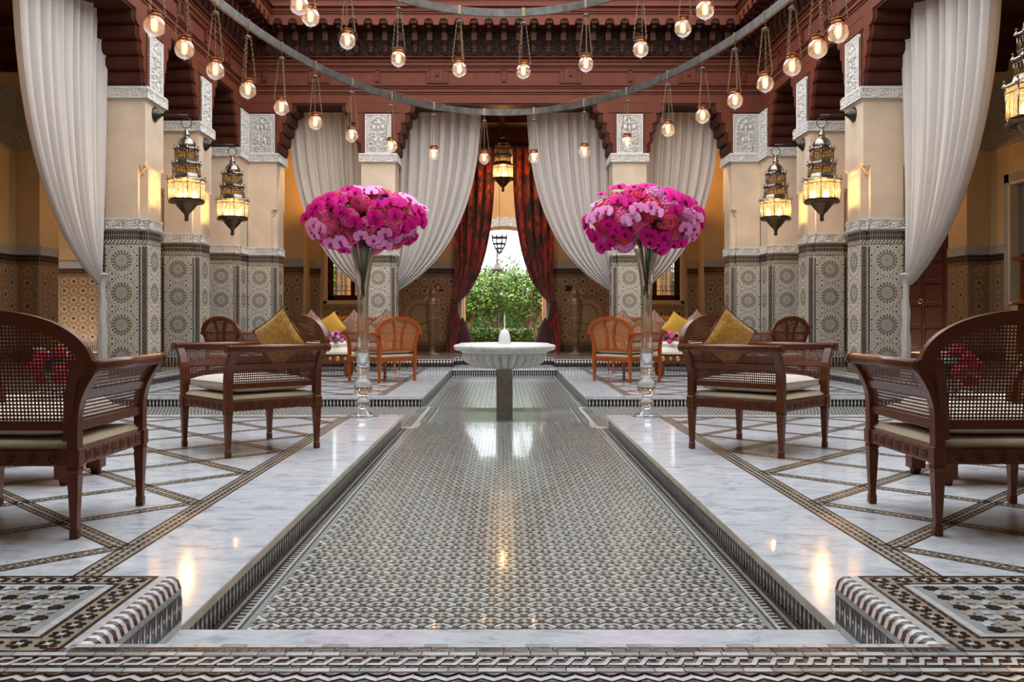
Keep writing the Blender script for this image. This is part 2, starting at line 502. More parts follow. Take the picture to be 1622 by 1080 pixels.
# --- rosette panel of the pillars (0.45 x 0.4425)
ROS_W, ROS_H = 0.45, 0.4425
ROS_M = [MT['cream'], MT['umber'], MT['dark'], MT['orange_t'], MT['white_t']]
def rosette_polys(sx=1.0):
    P = []
    n = 18
    for i in range(n):
        a = 2 * PI * (i + .5) / n
        def pt(r, w, a=a): return (sx * (r * math.cos(a) - w * math.sin(a)), r * math.sin(a) + w * math.cos(a))
        P.append(([pt(.068, 0), pt(.088, .0092), pt(.136, .0140), pt(.151, 0), pt(.136, -.0140), pt(.088, -.0092)], 1))
        P.append(([pt(.092, 0), pt(.124, .0038), pt(.138, 0), pt(.124, -.0038)], 0, 1))
        a2 = 2 * PI * i / n
        P.append(([(sx * .056 * math.cos(a2 + d) * s, .056 * math.sin(a2 + d) * s) for d, s in ((0, .86), (.1, 1), (0, 1.2), (-.1, 1))], 1))
        P.append((reg(sx * .164 * math.cos(a2), .164 * math.sin(a2), .0066, 6), 3))
    P += [(p, 1) for p in ringp(0, 0, .031, .037, 16)] if sx == 1.0 else []
    for k in range(4): P.append((reg(sx * .012 * math.cos(k * PI / 2), .012 * math.sin(k * PI / 2), .0075, 4, 0), 2))
    big = [(.129, .182), (.209, .072)]
    small = [(.082, .197), (.048, .209), (.16, .14), (.178, .112), (.211, .018)]
    oran = [(.132, .136), (.081, .172), (.032, .186), (.164, .090), (.165, .056), (.182, .036), (.211, .124), (.211, .16), (.211, .205), (.18, .168), (.17, .205), (.10, .147)]
    for L, r, m in ((big, .0138, 2), (small, .0090, 2), (oran, .0092, 3)):
        for (x, y) in L:
            for s1 in (1, -1):
                for s2 in (1, -1): P.append((reg(sx * x * s1, y * s2, r, 6, .3), m))
    P.append((reg(0, .2195, .010, 6), 2)); P.append((reg(0, -.2195, .002, 4), 2))
    return P
ROS = inlay(rosette_polys()).mesh('rosette_tiles', ROS_M)
ROS_HALF = inlay([p for p in rosette_polys() if min(y for x, y in p[0]) > 0.002]).mesh('half_rosette_tiles', ROS_M)

def lattice_polys(w, h):
    P = [(rect(-w / 2, -w / 2 + .007, 0, h), 4), (rect(w / 2 - .007, w / 2, 0, h), 4)]
    p = .062; k = 0
    while (k + 1) * p <= h + .001:
        y = (k + .5) * p
        for x in (-.018, .018): P.append(([(x, y - .029), (x + .0155, y), (x, y + .029), (x - .0155, y)], 1 if k % 3 else 5))
        for x in (-.036, 0, .036):
            if (k + 1.5) * p <= h:
                yy = y + p / 2
                if x == 0: P.append(([(x, yy - .029), (x + .0155, yy), (x, yy + .029), (x - .0155, yy)], 1))
                else:
                    s = 1 if x > 0 else -1
                    P.append(([(x + s * .004, yy - .028), (x + s * .004, yy + .028), (x - s * .0135, yy)], 1))
        k += 1
    return P
LAT_M = ROS_M + [MT['brown']]
LAT = inlay(lattice_polys(.098, 1.56)).mesh('lattice_tiles', LAT_M)

def dado_band(L):
    """crown of the tile dado, 0.19 high"""
    P = [(rect(-L / 2, L / 2, .182, .192), 1), (rect(-L / 2, L / 2, .066, .077), 1), (rect(-L / 2, L / 2, .0, .010), 1), (rect(-L / 2, L / 2, .124, .129), 1)]
    n = max(1, round(L / .030)); p = L / n
    for k in range(n):
        x = -L / 2 + (k + .5) * p
        for (y0, y1) in ((.132, .180), (.079, .121)):
            P.append(([(x - .36 * p, y0), (x + .36 * p, y0), (x + .42 * p, (y0 + y1) / 2), (x + .36 * p, y1), (x - .36 * p, y1), (x - .42 * p, (y0 + y1) / 2)], 1 if k % 3 else 3))
    n = max(1, round(L / .05)); p = L / n
    for k in range(n):
        x = -L / 2 + (k + .5) * p
        P.append(([(x - .5 * p, .017), (x - .2 * p, .014), (x + .42 * p, .052), (x + .5 * p, .060), (x + .2 * p, .062), (x - .42 * p, .024)], 2))
    return P
BAND_M = [MT['cream'], MT['dark'], MT['umber'], MT['brown'], MT['white_t']]
_bands = {}
def band_mesh(L):
    k = round(L, 3)
    if k not in _bands: _bands[k] = inlay(dado_band(L)).mesh('crown_band_tiles', BAND_M)
    return _bands[k]

def base_band(L, h=.24):
    P = [(rect(-L / 2, L / 2, h - .006, h), 1), (rect(-L / 2, L / 2, .158, .164), 1), (rect(-L / 2, L / 2, 0, .010), 2)]
    n = max(1, round(L / .05)); p = L / n
    for k in range(n):
        x = -L / 2 + (k + .5) * p
        P.append(([(x - .5 * p, .176), (x - .15 * p, .176), (x + .45 * p, .222), (x + .1 * p, .226)], 2))
        P.append((rect(x - .40 * p, x + .40 * p, .012, .085), 3 if k % 2 else 2))
        P.append(([(x - .40 * p, .088), (x + .40 * p, .088), (x + .28 * p, .118), (x + .40 * p, .150), (x - .40 * p, .150), (x - .28 * p, .118)], 3 if k % 2 else 1))
    return P
_bases = {}
def base_mesh(L):
    k = round(L, 3)
    if k not in _bases: _bases[k] = inlay(base_band(L)).mesh('plinth_tiles', BAND_M)
    return _bases[k]

def riser_polys(L, h):
    """dark ground with pale baluster pieces"""
    P = []
    n = max(1, round(L / .042)); p = L / n
    for k in range(n):
        x = -L / 2 + (k + .5) * p
        w = p * .24
        P.append(([(x - w * .5, h * .05), (x + w * .5, h * .05), (x + w * .35, h * .3), (x + w, h * .5), (x + w * .35, h * .7), (x + w * .5, h * .95), (x - w * .5, h * .95), (x - w * .35, h * .7), (x - w, h * .5), (x - w * .35, h * .3)], 0))
    return P
def riser(parent, L, h, o, u, name='riser_tiles', white=True):
    b = MB()
    b.poly(rect(-L / 2, L / 2, 0, h), 0.003, 0, 1)
    for q in riser_polys(L, h): b.poly(q[0], .002, .003, q[1])
    return b.build(name, [MT['white_t'], MT['dark']], parent, mat4=frame(o, u, (0, 0, 1)), kind='stuff')

def gal_riser(parent, L, h, o, u):
    """gallery step: brown blocks below, pale crosses above"""
    b = MB()
    b.poly(rect(-L / 2, L / 2, 0, h), 0.003, 0, 1)
    n = max(1, round(L / .060)); p = L / n
    for k in range(n):
        x = -L / 2 + (k + .5) * p
        b.poly(rect(x - p * .42, x + p * .42, .012, h * .42), .002, .003, 2 if k % 3 else 1)
        w = p * .16
        b.poly([(x - w, h * .50), (x - w * .4, h * .46), (x + w, h * .50), (x + w, h * .64), (x + p * .5, h * .66), (x + p * .5, h * .72), (x + w, h * .74), (x + w, h * .92), (x - w, h * .92), (x - w, h * .74), (x - p * .5, h * .72), (x - p * .5, h * .66), (x - w, h * .64)], .002, .003, 0)
    b.poly(rect(-L / 2, L / 2, h * .93, h), .004, .002, 3)
    return b.build('step_tiles', [MT['white_t'], MT['dark'], MT['brown'], MT['cream']], parent, mat4=frame(o, u, (0, 0, 1)), kind='stuff')

# ------------------------------------------------------------------ the sunken water channel
XR = 0.985            # riser plane of the channel
XE = 0.963            # marble nosing edge
Y0, Y1, Y2, Y3 = 2.59, 8.46, 10.5, 16.5
YG = 17.12            # far gallery edge
ch = MB().box(CX - XR, CX + XR, Y0, Y3, -.5, CH - .004)
ch.f = ch.f; floor_ch = None
b = MB()
PX0, PX1, PY0, PY1 = CX - .755, CX + .755, 8.93, 10.38
b.box(CX - 5.0, PX0, Y0 - .02, Y3 + .02, -.45, CH - .002)
b.box(PX1, CX + 5.0, Y0 - .02, Y3 + .02, -.45, CH - .002)
b.box(PX0, PX1, Y0 - .02, PY0, -.45, CH - .002)
b.box(PX0, PX1, PY1, Y3 + .02, -.45, CH - .002)
b.box(PX0, PX1, PY0, PY1, -.5, -.34)
floor_ch = b.build('channel_floor', MT['lattice'])
tag(floor_ch, 'sunken cross-shaped channel floor of white lattice mosaic', None, None, 'structure')

# mosaic cell: four grey-green kites, four brown pieces, a white star; brown octagon at each crossing
FW = 0.866
CW = 2 * FW / 15.0
def cell_polys(cx=0, cy=0, W=CW):
    h = W / 2; P = []
    e = h * .83
    def tr(p): return (cx + p[0], cy + p[1])
    # four kites N E S W
    for k in range(4):
        a = k * PI / 2; c_, s_ = math.cos(a), math.sin(a)
        def R(x, y): return tr((x * c_ - y * s_, x * s_ + y * c_))
        P.append(([R(e, 0), R(e * .46, e * .44), R(e * .12, e * .12), R(e * .12, -e * .12), R(e * .46, -e * .44)], 0))
        a = k * PI / 2 + PI / 4; c_, s_ = math.cos(a), math.sin(a)
        P.append(([R(h * .12, 0), R(h * .23, h * .165), R(h * .46, h * .14), R(h * .53, 0), R(h * .46, -h * .14), R(h * .23, -h * .165)], 1, 1))
    P.append((star(cx, cy, h * .24, 4, .62), 2, 2))
    P.append((star(cx + h, cy, h * .27, 4, .74, PI / 4 * 0), 1))
    return P
CELL_M = [MT['olive'], MT['brown_c'], MT['white_t']]
CELL = inlay(cell_polys(), .0012).mesh('mosaic_cell', CELL_M)
far = MB(); near_n = 0
def clip_poly(poly, inside):
    """Sutherland-Hodgman against half planes (a,b,c): a*x+b*y<=c"""
    for (a, b_, c) in inside:
        out = []
        for i in range(len(poly)):
            p, q = poly[i], poly[(i + 1) % len(poly)]
            dp, dq = a * p[0] + b_ * p[1] - c, a * q[0] + b_ * q[1] - c
            if dp <= 0: out.append(p)
            if (dp < 0 < dq) or (dq < 0 < dp):
                t = dp / (dp - dq); out.append((p[0] + t * (q[0] - p[0]), p[1] + t * (q[1] - p[1])))
        poly = out
        if len(poly) < 3: return None
    return poly
edge_cells = []
def in_pool(x, y): return PX0 - .13 < x < PX1 + .13 and PY0 - .02 < y < PY1 + .02
cells = []
r = 0; y = Y0 + .03
while y < Y3 - .04:
    off = 0 if r % 2 == 0 else CW / 2
    i0, i1 = (-7, 7) if r % 2 == 0 else (-7, 6)
    for i in range(i0, i1 + 1):
        x = CX + i * CW + off
        if not in_pool(x, y): cells.append((x, y))
    if r % 2 and not (Y1 + .06 < y < Y2 - .06): edge_cells += [(CX - FW, y), (CX + FW, y)]
    # cross arms
    if Y1 + .06 < y < Y2 - .06:
        for s in (-1, 1):
            for i in range(34):
                x = CX + s * (FW + CW / 2 + i * CW + off)
                if abs(x) < 4.86: cells.append((x, y))
    y += CW / 2; r += 1
for (x, y) in cells:
    if near_n < 150 and y < 3.4:
        put('mosaic_cell', CELL, floor_ch, (x, y, CH)); near_n += 1
    else:
        for q in cell_polys(x, y):
            lay = q[2] if len(q) > 2 else 0
            far.poly(q[0], 0, CH + .0012 + lay * .0006, q[1])
for (x, y) in edge_cells:
    for q in cell_polys(x, y):
        lay = q[2] if len(q) > 2 else 0
        cp = clip_poly(list(q[0]), [(1, 0, CX + FW), (-1, 0, -(CX - FW))])
        if cp: far.poly(cp, 0, CH + .0012 + lay * .0006, q[1])
far.build('mosaic_field', CELL_M, floor_ch, kind='stuff')

# side borders of the channel: pale line, dark ground, white interlocking pieces
for s in (-1, 1):
    for (ya, yb) in ((Y0, Y1 - .02), (Y2 + .02, Y3)):
        L = yb - ya
        b = MB()
        def st(x0, x1, m, t=.002):
            xa, xb = sorted((CX + s * x0, CX + s * x1))
            b.poly(rect(xa, xb, ya, yb), t, CH, m)
        st(.982, .961, 3); st(.960, .948, 0); st(.947, .8855, 1, .0012); st(.8845, .868, 0)
        n = round(L / .034); p = L / n
        for k in range(n):
            yy = ya + (k + .5) * p
            def X(v): return CX + s * v
            b.poly([(X(.932), yy - .5 * p), (X(.932), yy - .16 * p), (X(.906), yy - .16 * p), (X(.906), yy + .5 * p), (X(.895), yy + .5 * p), (X(.895), yy + .16 * p + p * .0), (X(.895), yy - .5 * p + p * .02), (X(.921), yy - .5 * p)], .0012, CH + .0012, 2)
        b.build('channel_border', [MT['grey_t'], MT['brown'], MT['white_t'], MT['umber']], floor_ch, kind='stuff')
# frame of the pool basin
for s in (-1, 1):
    b = MB()
    for (x0, x1, m) in ((.757, .775, 0), (.777, .785, 1), (.787, .838, 2), (.84, .848, 1), (.85, .866, 0)):
        xa, xb = sorted((CX + s * x0, CX + s * x1)); b.poly(rect(xa, xb, PY0, PY1), .003, CH, m)
    b.build('pool_frame', [MT['white_t'], MT['brown'], MT['taupe']], floor_ch, kind='stuff')
b = MB()
for (ya, yb) in ((PY0 - .02, PY0), (PY1, PY1 + .02)): b.poly(rect(PX0 - .11, PX1 + .11, ya, yb), .003, CH, 0)
b.build('pool_edge', [MT['grey_t']], floor_ch, kind='stuff')
put('pool_lining', MB().box(PX0 + .001, PX1 - .001, PY0 + .001, PY1 - .001, -.339, -.165).mesh('pool_lining', simple('pool_stone', (0.20, 0.205, 0.185), .4, var=.2, vscale=4)), floor_ch)

# film of water
def water_mat():
    m, nt, p = _nt('still_water'); nt.nodes.remove(p)
    out = nt.nodes['Material Output']
    t = nt.nodes.new('ShaderNodeBsdfTransparent'); t.inputs[0].default_value = (0.95, 0.97, 0.96, 1)
    g = nt.nodes.new('ShaderNodeBsdfGlossy'); g.inputs['Roughness'].default_value = 0.05
    bp = nt.nodes.new('ShaderNodeBump'); bp.inputs['Strength'].default_value = 0.04; bp.inputs['Distance'].default_value = .01
    v = coords(nt, 'World', (1, 1, 1))
    nt.links.new(noise_tex(nt, v, 6.0, 2), bp.inputs['Height'])
    nt.links.new(bp.outputs[0], g.inputs['Normal'])
    mx = nt.nodes.new('ShaderNodeMixShader')
    nt.links.new(schlick(nt, .022, .30), mx.inputs[0]); nt.links.new(t.outputs[0], mx.inputs[1]); nt.links.new(g.outputs[0], mx.inputs[2])
    nt.links.new(mx.outputs[0], out.inputs[0])
    return m
WATER = water_mat()
w = MB().box(CX - XR + .001, CX + XR - .001, Y0 + .001, Y3 - .004, CH + .004, CH + .010)
w.f = [f for f in w.f][1:2]; w.m = [0]; w.s = [False]
water = w.build('channel_water', WATER)
tag(water, 'thin clear sheet of still water over the channel mosaic', None, None, 'structure')

# ------------------------------------------------------------------ marble platforms with inlaid bands
BM = [MT['taupe'], MT['dark'], MT['white_t'], MT['brown']]
def band_strip(mb, p0, p1, w=.085, period=.062):
    """inlay band along p0-p1 : taupe ground, dark edge lines, white stars with dark petals"""
    p0 = Vector((p0[0], p0[1])); p1 = Vector((p1[0], p1[1])); d = p1 - p0; L = d.length
    if L < .05: return
    d.normalize(); n = Vector((-d.y, d.x))
    def T(a, c): q = p0 + d * a + n * c; return (q.x, q.y)
    mb.poly([T(0, -w / 2), T(L, -w / 2), T(L, w / 2), T(0, w / 2)], 0, .0006, 0)
    for s in (-1, 1):
        mb.poly([T(0, s * w / 2), T(L, s * w / 2), T(L, s * (w / 2 - .010)), T(0, s * (w / 2 - .010))], 0, .0012, 3)
    k = max(1, int(L / period)); p = L / k
    for i in range(k):
        a = (i + .5) * p
        mb.poly([T(a + x, y) for x, y in star(0, 0, .013, 4, .45)], 0, .0014, 2)
        for (x, y) in ((-.016, .013), (.016, .013), (-.016, -.013), (.016, -.013), (0, .021), (0, -.021)):
            mb.poly([T(a + x + px, y + py) for px, py in reg(0, 0, .0085, 6, 0)], 0, .0012, 1)

def platform(name, label, s, ya, yb, front_riser, joints0):
    """marble platform on one side (s) of the channel between ya and yb"""
    core = MB()
    xa, xb = sorted((CX + s * (XR + .004), CX + s * 4.925))
    core.box(xa, xb, ya + .02, yb - .02, -.44, -.014)
    o = core.build(name, MT['grout'])
    tag(o, label, None, None, 'structure')
    J = .0021
    def slab(poly):
        if poly is None: return
        cx = sum(p[0] for p in poly) / len(poly); cy = sum(p[1] for p in poly) / len(poly)
        q = [(cx + (p[0] - cx) * (1 - 2 * J), cy + (p[1] - cy) * (1 - 2 * J)) for p in poly]
        mb = MB(); mb.poly([(p[0] - cx, p[1] - cy) for p in q], .034, -.034, 0)
        mb.build('marble_slab', MT['marble'], o, (cx, cy, 0))
    # edge slabs along the channel, ends and outer border
    e0, e1 = XE, 1.43
    y = ya; ys = [ya]
    yj = joints0
    while yj < yb - .25:
        if yj > ya + .2: ys.append(yj)
        yj += .865
    ys.append(yb)
    for k in range(len(ys) - 1):
        x0, x1 = sorted((CX + s * e0, CX + s * e1)); slab(rect(x0, x1, ys[k], ys[k + 1]))
    for (q0, q1) in ((ya, ya + .16), (yb - .16, yb)):
        n = 4
        for k in range(n):
            x0, x1 = sorted((CX + s * (1.43 + (4.92 - 1.43) * k / n), CX + s * (1.43 + (4.92 - 1.43) * (k + 1) / n)))
            slab(rect(x0, x1, q0, q1))
    for k in range(5):
        x0, x1 = sorted((CX + s * 4.45, CX + s * 4.92))
        h = (yb - ya - .32) / 5
        slab(rect(x0, x1, ya + .16 + k * h, ya + .16 + (k + 1) * h))
    # field
    f0, f1, g0, g1 = 1.53, 4.35, ya + .26, yb - .26
    bw = .042
    inl = MB()
    band_strip(inl, (CX + s * 1.48, ya + .16), (CX + s * 1.48, yb - .16), .10, .05)
    band_strip(inl, (CX + s * 4.40, ya + .16), (CX + s * 4.40, yb - .16), .10, .05)
    band_strip(inl, (CX + s * 1.53, ya + .21), (CX + s * 4.35, ya + .21), .10, .05)
    band_strip(inl, (CX + s * 1.53, yb - .21), (CX + s * 4.35, yb - .21), .10, .05)
    per = .86; y_ref = 3.53
    H = per / 2 ** .5
    # local coordinates: a = X' + Y, c = Y - X'   with X' measured from the inner field edge
    def loc(a, c): return (CX + s * (f0 + (a - c) / 2), y_ref + (a + c) / 2)
    amax = int((f1 - f0 + g1 - y_ref) / per) + 2
    hp = [(1, 0, max(CX + s * f0, CX + s * f1)), (-1, 0, -min(CX + s * f0, CX + s * f1)), (0, 1, g1), (0, -1, -g0)]
    hw = bw * 2 ** .5
    for i in range(-3, 40):
        for j in range(-12, 40):
            A0, A1 = i * per + hw, (i + 1) * per - hw
            C0, C1 = j * per + hw, (j + 1) * per - hw
            poly = [loc(A0, C0), loc(A1, C0), loc(A1, C1), loc(A0, C1)]
            if max(p[1] for p in poly) < g0 or min(p[1] for p in poly) > g1: continue
            if max(s * (p[0] - CX) for p in poly) < f0 or min(s * (p[0] - CX) for p in poly) > f1: continue
            cp = clip_poly(poly, hp)
            if cp:
                ar = abs(sum(cp[k][0] * cp[(k + 1) % len(cp)][1] - cp[(k + 1) % len(cp)][0] * cp[k][1] for k in range(len(cp)))) / 2
                if ar > .004: slab(cp)
    def clipseg(p, q):
        t0, t1 = 0.0, 1.0
        for (a, b_, c) in hp:
            dp, dq = a * p[0] + b_ * p[1] - c, a * q[0] + b_ * q[1] - c
            if dp > 0 and dq > 0: return None
            if dp > 0: t0 = max(t0, dp / (dp - dq))
            elif dq > 0: t1 = min(t1, dp / (dp - dq))
        if t0 >= t1: return None
        return ((p[0] + t0 * (q[0] - p[0]), p[1] + t0 * (q[1] - p[1])), (p[0] + t1 * (q[0] - p[0]), p[1] + t1 * (q[1] - p[1])))
    for i in range(-14, 44):
        for (p, q) in ((loc(i * per, -20), loc(i * per, 40)), (loc(-20, i * per), loc(40, i * per))):
            sg = clipseg(p, q)
            if sg: band_strip(inl, sg[0], sg[1], bw * 2, .052)
    g = MB(); g.poly(rect(*sorted((CX + s * 1.43, CX + s * 4.45)), ya + .16, yb - .16), 0, -.001, 0)
    g.build('inlay_ground', MT['taupe'], o)
    inl.build('inlay_band', BM, o, kind='stuff')
    xe0, xe1 = sorted((CX + s * (XE - .0012), CX + s * (XE + .004)))
    MB().cbox(xe0, xe1, ya + .001, yb - .001, -.033, -.002, .001).build('slab_edge', MT['slab_edge'], o)
    # risers below the nosing
    riser(o, yb - ya, -.034 - CH, (CX + s * (XR + .002), (ya + yb) / 2, CH), (0, -s, 0))
    if front_riser: riser(o, 4.92 - XR, -.034 - CH, (CX + s * (XR + 4.92) / 2, ya + .018, CH), (1, 0, 0))
    return o

pl = [platform('marble_floor', 'near left white marble platform inlaid with a diamond lattice of star bands', -1, Y0, Y1, False, 3.05),
      platform('marble_floor', 'near right white marble platform inlaid with a diamond lattice of star bands', 1, Y0, Y1, False, 3.05),
      platform('marble_floor', 'far left white marble platform under the splat-backed chairs', -1, Y2, Y3 + .6, True, 11.3),
      platform('marble_floor', 'far right white marble platform under the splat-backed chairs', 1, Y2, Y3 + .6, True, 11.3)]
# ledges closing both ends of the channel
b = MB().box(CX - XE, CX + XE, 2.04, Y0 - .001, -.4, 0)
tag(b.build('ledge_floor', MT['marble']), 'white marble ledge in the notch at the near end of the channel', None, None, 'structure')
led = MB().box(CX - XE, CX + XE, Y3, 17.92, -.03, 0).box(CX - XR, CX + XR, Y3 + .02, 17.9, -.4, -.03).build('ledge_floor', MT['marble'])
tag(led, 'white marble ledge at the far end of the channel behind the fountain', None, None, 'structure')
riser(led, 2 * XR, -.034 - CH, (CX, Y3 + .017, CH), (1, 0, 0))

# ------------------------------------------------------------------ raised galleries
GM = simple('gallery_mosaic', (0.20, 0.165, 0.135), 0.22, var=0.3, vscale=60, bmp=.1, bscale=90)
def gallery(name, label, boxes):
    b = MB()
    for q in boxes: b.box(*q, -.4, G)
    return tag(b.build(name, GM), label, None, None, 'structure')
GX = 4.93
gl = gallery('gallery_floor', 'raised mosaic floor of the left gallery', [(-9.4, CX - GX, 2.6, 21.3)])
gr = gallery('gallery_floor', 'raised mosaic floor of the right gallery', [(CX + GX, 9.4, 2.6, 21.3)])
gb = gallery('gallery_floor', 'raised mosaic floor of the far gallery under the urns', [(CX - GX, CX - 1.0, YG, 21.3), (CX + 1.0, CX + GX, YG, 21.3), (CX - 1.0, CX + 1.0, 17.92, 22.6)])
gn = gallery('gallery_floor', 'raised mosaic floor in the foreground with star border', [(-9.4, CX - .99, -3.0, 2.6), (CX + .99, 9.4, -3.0, 2.6), (CX - .99, CX + .99, -3.0, 2.04)])
for s, o in ((-1, gl), (1, gr)):
    gal_riser(o, YG - 2.6, G - .002, (CX + s * (GX - .001), (YG + 2.6) / 2, 0), (0, -s, 0))
    gal_riser(gb, GX - 1.0, G - .002, (CX + s * (GX + 1.0) / 2, YG - .001, 0), (1, 0, 0))
    gal_riser(gb, .8, G - .002, (CX + s * .999, YG + .4, 0), (0, -s, 0))
gal_riser(gb, 2.0, G - .002, (CX, 17.919, 0), (1, 0, 0))

# ---- foreground tile work (each piece its own)
WT, GT, BT, DT, TT, BG = MT['white_t'], MT['grey_t'], MT['brown'], MT['dark'], MT['taupe'], MT['beige_t']
_piece = {}
def piece(name, poly, mat, parent, x, y, z=G, t=.004, key=None, mat4=None):
    if key is None or key not in _piece:
        mb = MB(); mb.poly(poly, t, 0, 0); me = mb.mesh(name, mat)
        if key is not None: _piece[key] = me
    else: me = _piece[key]
    return put(name, me, parent, (x, y, z), mat4=mat4)
XL = 1.36             # half width of what the strip shows, tiles beyond stay out of frame
def row(y0, y1, Lt, mats, name, x0=-1.34, x1=1.36, skew=0.0, ph=0.0):
    g = .0012; k = 0; x = x0 + ph
    while x < x1:
        mm = mats[(k * 7 + int(ph * 100)) % len(mats)]
        piece(name, [(-Lt / 2 + g, y0 + g - y1), (Lt / 2 - g, y0 + g - y1), (Lt / 2 - g, -g), (-Lt / 2 + g, -g)], mm, gn, x, y1, key=(name, round(y0, 3), mm.name))
        x += Lt; k += 1
row(2.030, 2.053, .058, [WT, WT, GT, WT], 'edge_tile', CX - .98, CX + 1.0)
row(2.003, 2.030, .055, [BT, BT, DT, BT], 'brown_tile', CX - 1.03, CX + 1.03)
row(1.981, 2.003, .061, [GT, WT, GT, WT, GT], 'line_tile', -1.25, 1.3)
row(1.971, 1.981, .062, [BT, DT], 'dark_tile', -1.25, 1.3)
row(1.911, 1.921, .062, [BT, DT], 'dark_tile', -1.25, 1.3, ph=.02)
row(1.889, 1.911, .063, [GT, WT, GT], 'line_tile', -1.25, 1.3, ph=.03)
# interlaced chain
cg = MB(); cg.poly(rect(-1.3, 1.33, 1.921, 1.971), .0022, G, 0); cg.build('chain_ground', BT, gn)
zp = [(-.030, -.022), (.005, -.022), (.021, .012), (.040, .012), (.040, .022), (.014, .022), (-.002, -.011), (-.030, -.011)]
x = -1.24
while x < 1.3:
    piece('chain_tile', [(px * .95, py) for px, py in zp], WT, gn, x, 1.946, G + .002, .003, key='chain'); x += .0405
# chevrons and brown triangles
x = -1.22; k = 0
while x < 1.28:
    piece('chevron_tile', [(-.0245, -.030), (0, -.013), (.0245, -.030), (.0245, -.014), (0, .003), (-.0245, -.014)], WT, gn, x, 1.870, key='chev')
    piece('triangle_tile', [(-.0225, .0165), (.0225, .0165), (.0225, .014), (0, .0), (-.0225, .014)], BT if k % 3 else DT, gn, x + .0245, 1.870, key=('tri', k % 3 == 0))
    x += .049; k += 1
fg = MB(); fg.poly(rect(-1.25, 1.28, 1.78, 1.857), .002, G, 0); fg.build('dark_ground', DT, gn)

